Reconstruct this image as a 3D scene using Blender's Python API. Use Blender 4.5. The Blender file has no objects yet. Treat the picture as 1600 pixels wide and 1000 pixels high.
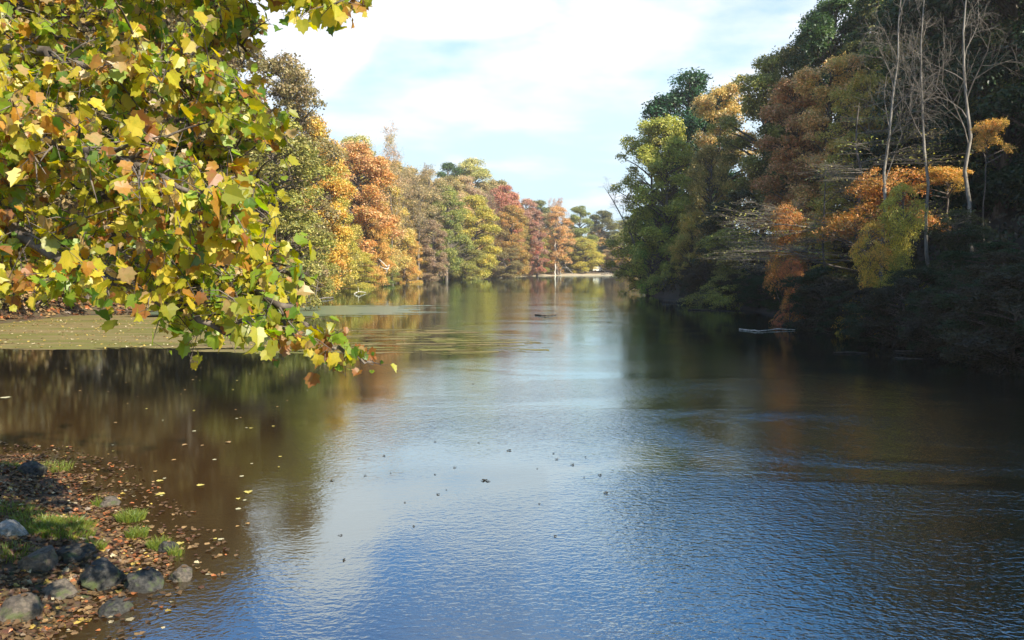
import bpy, math, random
import numpy as np
from mathutils import Vector, Matrix

# ------------------------------------------------------------------ camera, sky, sun
sc = bpy.context.scene
COL = sc.collection
R = math.radians
CAM_H = 4.0
F = 1244.0                       # focal length in pixels of a 1600 wide picture
TILT = math.atan(85/F)
cam = bpy.data.objects.new('camera', bpy.data.cameras.new('camera'))
COL.objects.link(cam)
cam.location = (0, 0, CAM_H)
cam.rotation_euler = (R(90)-TILT, 0, 0)
cam.data.sensor_width = 36; cam.data.lens = 28.0
cam.data.clip_start = 0.1; cam.data.clip_end = 6000
sc.camera = cam

SUN_EL, SUN_AZ = R(33), R(136)   # azimuth clockwise from +Y : sun behind the camera, to the right
SUN_DIR = Vector((math.sin(SUN_AZ)*math.cos(SUN_EL), math.cos(SUN_AZ)*math.cos(SUN_EL), math.sin(SUN_EL)))
ld = bpy.data.lights.new('sun', 'SUN'); ld.energy = 5.0; ld.angle = R(0.5); ld.color = (1.0, 0.90, 0.74)
sun = bpy.data.objects.new('sun', ld); COL.objects.link(sun)
sun.rotation_euler = SUN_DIR.to_track_quat('Z', 'Y').to_euler()

sc.view_settings.view_transform = 'Standard'; sc.view_settings.look = 'None'
sc.view_settings.gamma = 1.0; sc.view_settings.exposure = 1.02

world = bpy.data.worlds.new('World'); sc.world = world; world.use_nodes = True
wt = world.node_tree; wt.nodes.clear()
def N(t, typ, **kw):
    n = t.nodes.new(typ)
    for k, v in kw.items():
        if k.startswith('i_'):
            key = k[2:]; key = int(key) if key.isdigit() else key.replace('_', ' ')
            n.inputs[key].default_value = v
        else: setattr(n, k, v)
    return n
def math_(t, op, a, b=None, c=None):
    n = N(t, 'ShaderNodeMath', operation=op)
    for i, v in enumerate((a, b, c)):
        if v is None: continue
        if isinstance(v, (int, float)): n.inputs[i].default_value = v
        else: t.links.new(v, n.inputs[i])
    return n.outputs[0]
def mapr(t, v, a, b, c=0.0, d=1.0):
    n = N(t, 'ShaderNodeMapRange', interpolation_type='SMOOTHSTEP')
    t.links.new(v, n.inputs[0])
    for i, x in zip((1, 2, 3, 4), (a, b, c, d)): n.inputs[i].default_value = x
    return n.outputs[0]
def mixc(t, f, a, b, mode='MIX'):
    n = N(t, 'ShaderNodeMix', data_type='RGBA', blend_type=mode)
    if isinstance(f, (int, float)): n.inputs[0].default_value = f
    else: t.links.new(f, n.inputs[0])
    for i, v in ((6, a), (7, b)):
        if isinstance(v, tuple): n.inputs[i].default_value = (*v[:3], 1)
        else: t.links.new(v, n.inputs[i])
    return n.outputs[2]
sky = N(wt, 'ShaderNodeTexSky', sky_type='NISHITA', sun_disc=False, sun_elevation=SUN_EL, sun_rotation=SUN_AZ,
        air_density=1.0, dust_density=0.6, ozone_density=1.6)
tc = N(wt, 'ShaderNodeTexCoord')
sep = N(wt, 'ShaderNodeSeparateXYZ'); wt.links.new(tc.outputs['Generated'], sep.inputs[0])
el = sep.outputs[2]
den = math_(wt, 'ADD', math_(wt, 'MAXIMUM', el, 0.0), 0.12)
cmb = N(wt, 'ShaderNodeCombineXYZ')
wt.links.new(math_(wt, 'DIVIDE', sep.outputs[0], den), cmb.inputs[0])
wt.links.new(math_(wt, 'DIVIDE', sep.outputs[1], den), cmb.inputs[1])
cn = N(wt, 'ShaderNodeTexNoise', i_Scale=1.15, i_Detail=7.0, i_Roughness=0.55); wt.links.new(cmb.outputs[0], cn.inputs[0])
band = math_(wt, 'MULTIPLY', mapr(wt, el, 0.10, 0.26), mapr(wt, el, 0.39, 0.29))
lowb = mapr(wt, el, 0.36, 0.17)
thr = math_(wt, 'ADD', cn.outputs[0], math_(wt, 'MULTIPLY', band, 0.15))
def blob(u0, v0, su, sv, k):
    yy = math_(wt, 'MAXIMUM', sep.outputs[1], 0.05)
    a = math_(wt, 'DIVIDE', math_(wt, 'SUBTRACT', math_(wt, 'DIVIDE', sep.outputs[0], yy), u0), su); b = math_(wt, 'DIVIDE', math_(wt, 'SUBTRACT', math_(wt, 'DIVIDE', el, yy), v0), sv)
    r2 = math_(wt, 'ADD', math_(wt, 'MULTIPLY', a, a), math_(wt, 'MULTIPLY', b, b))
    return math_(wt, 'MULTIPLY', mapr(wt, r2, 1.0, 0.0), k)
thr = math_(wt, 'ADD', thr, math_(wt, 'ADD', blob(-0.25, 0.33, 0.10, 0.14, 0.55), blob(-0.07, 0.315, 0.13, 0.045, 0.32)))
cloud = mapr(wt, thr, 0.46, 0.72)
skyc = N(wt, 'ShaderNodeVectorMath', operation='MULTIPLY'); wt.links.new(sky.outputs[0], skyc.inputs[0])
skyc.inputs[1].default_value = (0.40, 1.13, 1.58)
hz = mixc(wt, math_(wt, 'MULTIPLY', lowb, 0.92), skyc.outputs[0], (4.9, 6.1, 6.8))
cl = mixc(wt, cloud, hz, (6.6, 6.9, 7.4))
bg = N(wt, 'ShaderNodeBackground'); bg.inputs[1].default_value = 0.085
wt.links.new(cl, bg.inputs[0])
wo = N(wt, 'ShaderNodeOutputWorld'); wt.links.new(bg.outputs[0], wo.inputs[0])

# ------------------------------------------------------------------ helpers
def P(px, py, Y):
    """point seen at pixel (px, py) of the 1600x1000 photograph, Y metres ahead"""
    u, v = (px-800)/F, (500-py)/F
    d = Vector((u, math.cos(TILT)+v*math.sin(TILT), -math.sin(TILT)+v*math.cos(TILT)))
    d *= Y/d.y
    return Vector((d.x, d.y, CAM_H+d.z))
def G(px, py, z=0.0):
    """point on the horizontal plane z seen at the pixel"""
    u, v = (px-800)/F, (500-py)/F
    d = Vector((u, math.cos(TILT)+v*math.sin(TILT), -math.sin(TILT)+v*math.cos(TILT)))
    k = (z-CAM_H)/d.z
    return Vector((d.x*k, d.y*k, z))
class MB:
    """collects polygons and turns them into ONE mesh"""
    def __init__(s): s.v = []; s.n = 0; s.loops = []; s.tot = []; s.sm = []; s.att = {}
    def add(s, V, Fa, smooth=True):
        V = np.asarray(V, float).reshape(-1, 3)
        s.v.append(V)
        Fa = np.asarray(Fa, np.int64)
        s.loops.append((Fa+s.n).ravel()); s.tot.append(np.full(len(Fa), Fa.shape[1], np.int64))
        s.sm.append(np.full(len(Fa), smooth, bool))
        s.n += len(V)
    def tube(s, pts, rad, k=6, cap=True):
        pts = np.asarray(pts, float); m = len(pts); rad = np.broadcast_to(np.asarray(rad, float), (m,))
        tan = np.gradient(pts, axis=0); tan /= np.linalg.norm(tan, axis=1)[:, None]+1e-9
        ref = np.array([0.0, 0, 1]) if abs(tan[0][2]) < 0.9 else np.array([1.0, 0, 0])
        V = np.zeros((m, k, 3)); a = np.arange(k)*2*math.pi/k
        for i in range(m):
            n1 = np.cross(tan[i], ref); n1 /= np.linalg.norm(n1)+1e-9
            n2 = np.cross(tan[i], n1); ref = -n2 if False else ref
            V[i] = pts[i]+rad[i]*(np.cos(a)[:, None]*n1+np.sin(a)[:, None]*n2)
        i, j = np.meshgrid(np.arange(m-1), np.arange(k), indexing='ij')
        i, j = i.ravel(), j.ravel(); j2 = (j+1) % k
        s.add(V.reshape(-1, 3), np.stack([i*k+j, i*k+j2, (i+1)*k+j2, (i+1)*k+j], 1))
    def mesh(s, name, mats, face_att=None):
        me = bpy.data.meshes.new(name)
        V = np.concatenate(s.v); L = np.concatenate(s.loops); T = np.concatenate(s.tot)
        me.vertices.add(len(V)); me.vertices.foreach_set('co', V.ravel().astype(np.float32))
        me.loops.add(len(L)); me.loops.foreach_set('vertex_index', L.astype(np.int32))
        me.polygons.add(len(T))
        st = np.concatenate([[0], np.cumsum(T)[:-1]])
        me.polygons.foreach_set('loop_start', st.astype(np.int32))
        me.polygons.foreach_set('use_smooth', np.concatenate(s.sm))
        if face_att:
            for nm, (kind, arr) in face_att.items():
                at = me.attributes.new(nm, kind, 'FACE')
                at.data.foreach_set('value' if kind == 'FLOAT' else 'color', np.asarray(arr, np.float32).ravel())
        me.update(calc_edges=True)
        for m in (mats if isinstance(mats, (list, tuple)) else [mats]): me.materials.append(m)
        return me
def link(name, data, parent=None, loc=None):
    o = bpy.data.objects.new(name, data); COL.objects.link(o)
    if parent: o.parent = parent
    if loc is not None: o.location = loc
    return o
def tag(o, label=None, cat=None, group=None, kind=None):
    if label: o['label'] = label
    if cat: o['category'] = cat
    if group: o['group'] = group
    if kind: o['kind'] = kind
    return o
def empty(name, loc, rz=0.0):
    o = bpy.data.objects.new(name, None); COL.objects.link(o)
    o.location = loc; o.rotation_euler = (0, 0, rz); o.empty_display_size = 0.3
    return o

# value noise (world space, used to shape terrain, banks and film edges)
_rs = np.random.RandomState(5); _T = _rs.rand(256, 256)
def vnoise(x, y):
    x = np.asarray(x, float); y = np.asarray(y, float)
    xi = np.floor(x).astype(int); yi = np.floor(y).astype(int)
    fx = x-xi; fy = y-yi; fx = fx*fx*(3-2*fx); fy = fy*fy*(3-2*fy)
    a = _T[xi % 256, yi % 256]; b = _T[(xi+1) % 256, yi % 256]
    c = _T[xi % 256, (yi+1) % 256]; d = _T[(xi+1) % 256, (yi+1) % 256]
    return (a*(1-fx)+b*fx)*(1-fy)+(c*(1-fx)+d*fx)*fy
def fbm(x, y, o=4):
    s = 0; amp = 0.5
    for i in range(o): s = s+amp*vnoise(x*2**i+17*i, y*2**i+31*i); amp *= 0.5
    return s

# ------------------------------------------------------------------ materials
def newmat(name):
    m = bpy.data.materials.new(name); m.use_nodes = True; t = m.node_tree; t.nodes.clear()
    o = N(t, 'ShaderNodeOutputMaterial'); return m, t, o
def foliage_mat(name, trans=0.38, percolor=False, mottle=False):
    m, t, o = newmat(name)
    if percolor:
        a = N(t, 'ShaderNodeAttribute', attribute_name='leafcol'); col = a.outputs['Color']
        if mottle:
            e = N(t, 'ShaderNodeAttribute', attribute_name='rim'); tcn = N(t, 'ShaderNodeTexCoord'); nz = N(t, 'ShaderNodeTexNoise', i_Scale=22.0, i_Detail=4.0, i_Roughness=0.7)
            t.links.new(tcn.outputs['Object'], nz.inputs[0])
            sp = math_(t, 'ADD', math_(t, 'MULTIPLY', e.outputs['Fac'], 0.22), nz.outputs[0])
            col = mixc(t, mapr(t, sp, 0.68, 0.88), mixc(t, mapr(t, nz.outputs[0], 0.3, 0.6), mixc(t, 0.3, col, (0.20, 0.30, 0.03)), col), mixc(t, 0.55, col, (0.26, 0.13, 0.04)))
    else:
        oi = N(t, 'ShaderNodeObjectInfo')
        a1 = N(t, 'ShaderNodeAttribute', attribute_name='tint', attribute_type='OBJECT')
        rc = N(t, 'ShaderNodeAttribute', attribute_name='clump'); rl = N(t, 'ShaderNodeAttribute', attribute_name='leaf')
        col = mixc(t, rc.outputs['Fac'], oi.outputs['Color'], a1.outputs['Color'])
        bl = N(t, 'ShaderNodeAttribute', attribute_name='blend', attribute_type='OBJECT')
        fr_ = math_(t, 'FRACT', math_(t, 'MULTIPLY', rc.outputs['Fac'], 13.7))
        col = mixc(t, math_(t, 'MULTIPLY', mapr(t, fr_, 0.5, 0.9), bl.outputs['Fac']), col, (0.46, 0.36, 0.12))
        hs = N(t, 'ShaderNodeHueSaturation')
        t.links.new(col, hs.inputs['Color'])
        t.links.new(mapr(t, rl.outputs['Fac'], 0, 1, 0.75, 1.75), hs.inputs['Value'])
        t.links.new(mapr(t, rl.outputs['Fac'], 1, 0, 0.488, 0.528), hs.inputs['Hue'])
        col = hs.outputs[0]
    d = N(t, 'ShaderNodeBsdfDiffuse'); tr = N(t, 'ShaderNodeBsdfTranslucent')
    g = N(t, 'ShaderNodeBsdfGlossy', i_Roughness=0.45); g.inputs[0].default_value = (0.6, 0.62, 0.62, 1)
    t.links.new(col, d.inputs[0])
    h2 = N(t, 'ShaderNodeHueSaturation', i_Saturation=1.1, i_Value=1.35); t.links.new(col, h2.inputs['Color'])
    t.links.new(h2.outputs[0], tr.inputs[0])
    mx = N(t, 'ShaderNodeMixShader', i_0=trans); t.links.new(d.outputs[0], mx.inputs[1]); t.links.new(tr.outputs[0], mx.inputs[2])
    m2 = N(t, 'ShaderNodeMixShader', i_0=0.05); t.links.new(mx.outputs[0], m2.inputs[1]); t.links.new(g.outputs[0], m2.inputs[2])
    t.links.new(m2.outputs[0], o.inputs[0]); return m
def bark_mat(name, c1, c2, scale=6.0, zs=0.25):
    m, t, o = newmat(name)
    tcn = N(t, 'ShaderNodeTexCoord'); mp = N(t, 'ShaderNodeMapping'); mp.inputs['Scale'].default_value = (1, 1, zs)
    t.links.new(tcn.outputs['Object'], mp.inputs[0])
    nz = N(t, 'ShaderNodeTexNoise', i_Scale=scale, i_Detail=6.0, i_Roughness=0.65); t.links.new(mp.outputs[0], nz.inputs[0])
    col = mixc(t, mapr(t, nz.outputs[0], 0.38, 0.62), c1, c2)
    p = N(t, 'ShaderNodeBsdfPrincipled', i_Roughness=0.9); t.links.new(col, p.inputs['Base Color'])
    b = N(t, 'ShaderNodeBump', i_Strength=0.6, i_Distance=0.03); t.links.new(nz.outputs[0], b.inputs['Height'])
    t.links.new(b.outputs[0], p.inputs['Normal']); t.links.new(p.outputs[0], o.inputs[0]); return m
M_FOL = foliage_mat('tree_foliage')
M_LEAF = foliage_mat('coloured_leaves', 0.58, True, True)
M_LITTER = foliage_mat('dry_leaves', 0.05, True)
M_BARK = bark_mat('grey_brown_bark', (0.055, 0.042, 0.032), (0.17, 0.14, 0.11))
M_PALE = bark_mat('pale_grey_bark', (0.11, 0.10, 0.08), (0.27, 0.245, 0.205), 4)
M_TWIG = bark_mat('twig_bark', (0.10, 0.085, 0.065), (0.20, 0.175, 0.14), 3)
M_WHITE = bark_mat('bleached_wood', (0.34, 0.30, 0.25), (0.62, 0.58, 0.50), 5)
M_DARKW = bark_mat('wet_dark_wood', (0.02, 0.016, 0.012), (0.07, 0.055, 0.04), 5)

# ------------------------------------------------------------------ lake outline and terrain
SHORE = [(-5.0, 8.2), (-5.0, 9.4), (-4.9, 10.4), (-5.9, 11.6), (-7.2, 13.1), (-9.0, 15.2), (-11.8, 16.6), (-16, 18), (-24, 24), (-31, 33), (-36, 44),
         (-35.5, 56), (-34.8, 66), (-30.5, 80), (-26.5, 104), (-29, 130), (-29, 158), (-25, 195), (-13.5, 245), (2, 291), (18, 316), (36, 327),
         (56, 332), (64, 300), (54, 220), (46, 150), (27, 118), (18.6, 107), (19, 98), (21, 88), (21.5, 66), (21, 48), (20, 35), (19, 20), (18.5, 4.5), (8, 3.4), (-3, 3.6), (-4.4, 5.8)]
SH = np.array(SHORE)
def sdist(x, y):
    """signed distance to the lake shore, positive on land"""
    x = np.asarray(x, float); y = np.asarray(y, float)
    best = np.full(x.shape, 1e9); ins = np.zeros(x.shape, bool)
    for i in range(len(SH)):
        a = SH[i]; b = SH[(i+1) % len(SH)]; e = b-a
        t = np.clip(((x-a[0])*e[0]+(y-a[1])*e[1])/(e@e), 0, 1)
        best = np.minimum(best, np.hypot(x-a[0]-t*e[0], y-a[1]-t*e[1]))
        c = ((a[1] > y) != (b[1] > y)) & (x < (b[0]-a[0])*(y-a[1])/(b[1]-a[1]+1e-12)+a[0])
        ins ^= c
    return np.where(ins, -best, best)
def sstep(v, a, b):
    t = np.clip((v-a)/(b-a), 0, 1); return t*t*(3-2*t)
def height(x, y):
    x = np.asarray(x, float); y = np.asarray(y, float)
    d = sdist(x, y)
    d = d+(fbm(x*0.35, y*0.35, 3)-0.45)*np.clip(np.hypot(x, y)/40, 0.5, 3)
    right = sstep(x, 8, 17)*(1-sstep(y, 150, 260))
    near = (1-sstep(y, 18, 30))*(1-sstep(x, 6, 14))
    left = (1-sstep(x, -12, 2))
    far = sstep(y, 230, 300)*sstep(x, -22, 6)
    slope = 0.42*left+0.2*(1-left); slope = slope*(1-right)+0.66*right
    cap = 19.0*left+8*(1-left); cap = cap*(1-right)+30*right
    slope = slope*(1-far)+0.10*far; cap = cap*(1-far)+4.0*far
    slope = slope*(1-near)+0.30*near; cap = cap*(1-near)+2.3*near
    dp = np.maximum(d, 0)
    z = cap*(1-np.exp(-dp*slope/cap))
    z = z+np.where(d > 0, np.minimum(dp, 6)*0.10*(fbm(x*0.9+9, y*0.9, 4)-0.45), 0)
    z = np.where(d < 0, -np.minimum(1.6, -d*0.28), z)
    # shelf of mud behind the algae on the left
    return z
H1 = lambda x, y: float(height(np.array([x]), np.array([y]))[0])

def gridmesh(name, xs, ys, zf, mat, smooth=True, keep=None, vatt=None):
    X, Y = np.meshgrid(xs, ys); Z = zf(X, Y) if callable(zf) else np.full(X.shape, float(zf))
    nx, ny = len(xs), len(ys)
    i, j = np.meshgrid(np.arange(ny-1), np.arange(nx-1), indexing='ij'); i, j = i.ravel(), j.ravel()
    Fa = np.stack([i*nx+j, i*nx+j+1, (i+1)*nx+j+1, (i+1)*nx+j], 1)
    V = np.stack([X, Y, Z], -1).reshape(-1, 3)
    if keep is not None:
        k = keep(V[Fa].mean(1)); Fa = Fa[k]
        used, inv = np.unique(Fa, return_inverse=True); V = V[used]; Fa = inv.reshape(Fa.shape)
    mb = MB(); mb.add(V, Fa, smooth); me = mb.mesh(name, mat)
    if vatt:
        for nm, fn in vatt.items():
            at = me.attributes.new(nm, 'FLOAT', 'POINT'); at.data.foreach_set('value', fn(V[:, 0], V[:, 1]).astype(np.float32))
    return me
def geo(a, b, n): return list(np.geomspace(a, b, n))

# ground
m, t, o = newmat('woodland_floor')
tcn = N(t, 'ShaderNodeTexCoord')
n1 = N(t, 'ShaderNodeTexNoise', i_Scale=0.35, i_Detail=5.0); n2 = N(t, 'ShaderNodeTexNoise', i_Scale=7.0, i_Detail=6.0, i_Roughness=0.7)
vo = N(t, 'ShaderNodeTexVoronoi', i_Scale=11.0)
for n in (n1, n2, vo): t.links.new(tcn.outputs['Object'], n.inputs['Vector'])
c = mixc(t, mapr(t, n2.outputs[0], 0.35, 0.65), (0.030, 0.020, 0.012), (0.13, 0.075, 0.038))
c = mixc(t, mapr(t, n1.outputs[0], 0.45, 0.62), c, (0.085, 0.065, 0.03))
c = mixc(t, 0.25, c, vo.outputs['Color'], 'OVERLAY')
sa = N(t, 'ShaderNodeAttribute', attribute_name='sand')
c = mixc(t, sa.outputs['Fac'], c, (0.42, 0.34, 0.23))
da = N(t, 'ShaderNodeAttribute', attribute_name='bank_shade'); c = mixc(t, math_(t, 'MULTIPLY', da.outputs['Fac'], 0.85), c, (0.016, 0.012, 0.008))  # shade of the right bank painted into the ground colour
p = N(t, 'ShaderNodeBsdfPrincipled', i_Roughness=0.95); t.links.new(c, p.inputs['Base Color'])
b = N(t, 'ShaderNodeBump', i_Strength=0.8, i_Distance=0.05); t.links.new(n2.outputs[0], b.inputs['Height']); t.links.new(b.outputs[0], p.inputs['Normal'])
t.links.new(p.outputs[0], o.inputs[0]); M_GROUND = m
xs = np.array(sorted([-v for v in geo(80, 2500, 16)]+list(np.arange(-78, -16, 2.0))+list(np.arange(-16, -1, 0.22))+list(np.arange(-1, 82, 2.0))+geo(83, 2500, 16)))
ys = np.array([-2000, -800, -300, -120, -60, -30]+list(np.arange(-20, 5, 1.0))+list(np.arange(5, 20, 0.22))+list(np.arange(20, 120, 1.6))+list(np.arange(121, 380, 3.0))+geo(385, 4500, 18))
def sandf(x, y):
    d = sdist(x, y)
    return sstep(y, 245, 285)*(1-sstep(d, 3.0+6*fbm(x*.2, y*.2, 2), 9.0))*sstep(x, -14, 2)
g = link('ground', gridmesh('ground', xs, ys, height, M_GROUND, vatt={'sand': sandf, 'bank_shade': lambda x, y: sstep(x, 12, 17)*(1-sstep(y, 130, 170))})); tag(g, kind='structure')

# water ------------------------------------------------------------
def pix(x, y):
    y = np.maximum(y, 0.5); return 800+F*x/y, 415+CAM_H*F/y
def ripple(x, y):
    px, py = pix(x, y)
    w = (fbm(x*0.12+3, y*0.12, 4)-0.47)
    r = np.ones_like(px)
    # calm lee along the left bank
    edge = -5.2+w*6-0.03*np.maximum(y-25, 0)
    r *= 0.07+0.93*sstep(x, edge-1.5, edge+2.2)
    # calm far arm
    r *= 1-0.93*sstep(y+w*12, 112, 120)*1.0
    # windless tongue off the algae bank
    tx = 1.0+w*10-np.abs(y-39)*0.45
    tongue = sstep(y+w*8, 33, 36)*(1-sstep(y+w*10, 52, 56))*(1-sstep(x, tx-3, tx+2))
    r *= 1-0.93*tongue
    t2 = sstep(y+w*10, 60, 64)*(1-sstep(y, 84, 90))*(1-sstep(x, -14+w*10, -9+w*10)); r *= 1-0.8*t2
    # still strip by the right bank
    rr = sstep(x, 7.5+w*5, 13+w*5)*sstep(y, 24+w*6, 36+w*6); r *= 1-0.80*rr
    r *= 1-0.55*sstep(y, 12, 36)
    r *= 1+0.7*sstep(x, 0, 7)*(1-sstep(y, 18, 28))
    r *= 1-0.62*(1-sstep(x+w*10, -1.8, 0.8))*(1-sstep(y, 15, 20))
    return np.clip(r, 0.03, 1.6)
m, t, o = newmat('lake_water')
tcn = N(t, 'ShaderNodeTexCoord')
def ripn(sx, sy, rot, scale, det, rough=0.5, dist=0.0):
    mp = N(t, 'ShaderNodeMapping'); mp.inputs['Scale'].default_value = (sx, sy, 1); mp.inputs['Rotation'].default_value = (0, 0, rot)
    t.links.new(tcn.outputs['Object'], mp.inputs[0])
    n = N(t, 'ShaderNodeTexNoise', i_Scale=scale, i_Detail=det, i_Roughness=rough, i_Distortion=dist)
    t.links.new(mp.outputs[0], n.inputs['Vector']); return n.outputs[0]
wA = ripn(0.62, 1.0, R(-10), 10.0, 2.0, 0.55, 0.4); wB = ripn(0.8, 1.0, R(22), 21.0, 2.0); wC = ripn(1, 1, 0, 1.2, 2.0)
hgt = math_(t, 'ADD', math_(t, 'MULTIPLY', wA, 1.0), math_(t, 'ADD', math_(t, 'MULTIPLY', wB, 0.42), math_(t, 'MULTIPLY', wC, 0.6)))
ra = N(t, 'ShaderNodeAttribute', attribute_name='ripple')
mod = mapr(t, ripn(0.5, 1, R(15), 0.16, 4.0, 0.6, 1.0), 0.34, 0.64, 0.30, 1.35)
st = math_(t, 'MULTIPLY', ra.outputs['Fac'], mod)
hh = math_(t, 'MULTIPLY', hgt, st)
bmp = N(t, 'ShaderNodeBump', i_Strength=1.0, i_Distance=0.0115); t.links.new(hh, bmp.inputs['Height'])
body = N(t, 'ShaderNodeBsdfDiffuse'); body.inputs[0].default_value = (0.004, 0.004, 0.003, 1)
sh = N(t, 'ShaderNodeAttribute', attribute_name='shallow'); t.links.new(mixc(t, sh.outputs['Fac'], (0.004, 0.004, 0.003), (0.040, 0.021, 0.007)), body.inputs[0])
gl = N(t, 'ShaderNodeBsdfGlossy', i_Roughness=0.055); gl.inputs[0].default_value = (0.88, 1.0, 1.0, 1)
t.links.new(bmp.outputs[0], gl.inputs['Normal'])
fr = N(t, 'ShaderNodeFresnel', i_IOR=1.75); t.links.new(bmp.outputs[0], fr.inputs['Normal'])
mx = N(t, 'ShaderNodeMixShader'); t.links.new(math_(t, 'POWER', fr.outputs[0], mapr(t, ra.outputs['Fac'], 0.05, 0.45, 1.25, 0.48)), mx.inputs[0]); t.links.new(body.outputs[0], mx.inputs[1]); t.links.new(gl.outputs[0], mx.inputs[2])
t.links.new(mx.outputs[0], o.inputs[0]); M_WATER = m
wxs = np.arange(-60, 90.1, 0.6); wys = np.array(list(np.arange(-2, 60, 0.5))+list(np.arange(60, 140, 1.0))+list(np.arange(140, 345, 3.0)))
w = link('water', gridmesh('water', wxs, wys, 0.0, M_WATER, vatt={'ripple': ripple, 'shallow': lambda x, y: sstep(sdist(x, y)+2*fbm(x*.4, y*.4, 3), -9.0, -0.5)*(1-sstep(y, 38, 60))*(1-sstep(x, 0, 4))})); tag(w, kind='structure')

# ------------------------------------------------------------------ tree prototypes
def quadleaves(mb, pos, nrm, size, rng, aspect=0.62):
    n = len(pos)
    nrm = nrm/(np.linalg.norm(nrm, axis=1)[:, None]+1e-9)
    r = rng.normal(size=(n, 3)); a = np.cross(nrm, r); a /= np.linalg.norm(a, axis=1)[:, None]+1e-9
    b = np.cross(nrm, a); s = size[:, None]
    V = np.stack([pos-a*s*0.5, pos-b*s*0.5*aspect+nrm*s*0.08, pos+a*s*0.5, pos+b*s*0.5*aspect+nrm*s*0.08], 1)
    mb.add(V.reshape(-1, 3), np.arange(n*4).reshape(n, 4), False)
def proto_tree(seed, H=20.0, Rad=5.0, base=0.18, K=90, rc=(0.9, 1.7), flat=0.62, nleaf=26000, ls=0.26, shape='round', gap=0.0, trunk_r=0.24, bark=None, droop=0.0):
    rng = np.random.RandomState(seed); random.seed(seed)
    prof = {'round': lambda t: np.sqrt(np.clip(1-(2*t-0.9)**2/1.25, 0.02, 1)),
            'tall': lambda t: np.clip(np.sin(math.pi*np.clip(t*0.86+0.1, 0, 1))**0.6, 0.1, 1),
            'cone': lambda t: np.clip(1.05-t, 0.08, 1)**0.75,
            'spread': lambda t: np.clip(0.75+0.35*np.sin(t*9)-0.6*t, 0.15, 1.1)}[shape]
    cs = []; lob = rng.rand(6)*0.35; LB = []
    if shape != 'spread':
        nl = 20
        for i in range(nl):
            tt = (i+rng.rand())/nl; ang = i*2.4+rng.rand()*0.9; rr = prof(tt)*Rad*(0.42+0.3*rng.rand())
            LB.append((np.array([math.cos(ang)*rr, math.sin(ang)*rr, H*(base+(0.97-base)*tt)-droop*rr]), Rad*rng.uniform(0.26, 0.46)*(1.0-0.3*tt)))
        LB[-1][0][:2] *= 0.3
    while len(cs) < K:
        tt = rng.rand(); ang = rng.rand()*2*math.pi
        rr = prof(tt)*Rad*(0.25+0.75*rng.rand()**0.45)*(0.82+lob[int(ang/2/math.pi*6) % 6])
        c = np.array([math.cos(ang)*rr, math.sin(ang)*rr, H*(base+(1-base)*tt)-droop*rr])
        r = rc[0]+(rc[1]-rc[0])*rng.rand()
        c[2] = min(c[2], H-r*flat*0.8)
        if LB:
            lc, lr = LB[rng.randint(len(LB))]; dv = rng.normal(size=3); dv /= np.linalg.norm(dv)
            if rng.rand() < 0.7: dv[2] = abs(dv[2])
            c = lc+dv*lr*rng.uniform(0.55, 1.0); c[2] = np.clip(c[2], 0.4, H-r*flat*0.6)
        if gap and any(np.linalg.norm(c-q[0]) < gap for q in cs) and rng.rand() < 0.8: continue
        cs.append((c, r))
    tw = MB()
    zz = np.linspace(0, 0.93, 9); wob = np.cumsum(rng.normal(size=(9, 2))*0.13, 0); wob[0] = 0
    tp = np.stack([wob[:, 0], wob[:, 1], zz*H], 1)
    tr = trunk_r*(1-zz)**0.8+0.03; tr[0] *= 1.35
    tw.tube(tp, tr, 8)
    tz = tp[:, 2]
    for c, r in cs:
        z0 = np.clip(c[2]-np.hypot(c[0], c[1])*rng.uniform(0.35, 0.8), H*0.10, H*0.88)
        p0 = np.array([np.interp(z0, tz, tp[:, 0]), np.interp(z0, tz, tp[:, 1]), z0])
        mid = (p0+c)/2+np.array([0, 0, 0.12*np.hypot(c[0], c[1])])+rng.normal(size=3)*0.25
        q = np.linspace(0, 1, 5)[:, None]
        pts = (1-q)**2*p0+2*q*(1-q)*mid+q*q*c
        L = np.linalg.norm(c-p0); r0 = min(0.03+0.018*L, 0.13)
        tw.tube(pts, np.linspace(r0, 0.02, 5), 5)
        for _ in range(3):
            e = c+rng.normal(size=3)*r*0.6*np.array([1, 1, flat]); s0 = pts[rng.randint(2, 5)]
            tw.tube(np.array([s0, (s0+e)/2+rng.normal(size=3)*0.08, e]), [0.025, 0.018, 0.008], 3)
    wts = np.array([r*r for c, r in cs]); wts = wts*(0.5+rng.rand(len(cs))); wts /= wts.sum()
    mb = MB(); cl = []; lf = []
    for (c, r), wv in zip(cs, wts):
        n = int(nleaf*wv)+3
        d = rng.normal(size=(n, 3)); d /= np.linalg.norm(d, axis=1)[:, None]
        d[:, 2] = np.where((d[:, 2] < -0.25) & (rng.rand(n) < 0.7), -d[:, 2], d[:, 2])
        rad = r*(0.45+0.6*rng.rand(n)**0.6)
        # sub-lumps roughen the surface of each clump
        rad *= 0.85+0.25*np.sin(d[:, 0]*5+c[0]*3)*np.sin(d[:, 1]*5+c[1]*2)+0.12*rng.normal(size=n)
        pos = c+d*rad[:, None]*np.array([1.15, 1.15, flat])
        if shape == 'spread':     # boughs tilt and droop outwards
            od = np.array([c[0], c[1]])/(np.hypot(c[0], c[1])+1e-6); off2 = pos[:, :2]-c[:2]
            pos[:, 2] -= (off2@od)*rng.uniform(0.1, 0.75)+(off2@np.array([-od[1], od[0]]))*rng.normal()*0.3
            pos[:, 2] += 0.10*rng.normal(size=n)
        nr = d*0.7+rng.normal(size=(n, 3))*0.75+np.array([0, 0, 0.45])
        quadleaves(mb, pos, nr, ls*(0.65+0.7*rng.rand(n)), rng)
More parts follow.
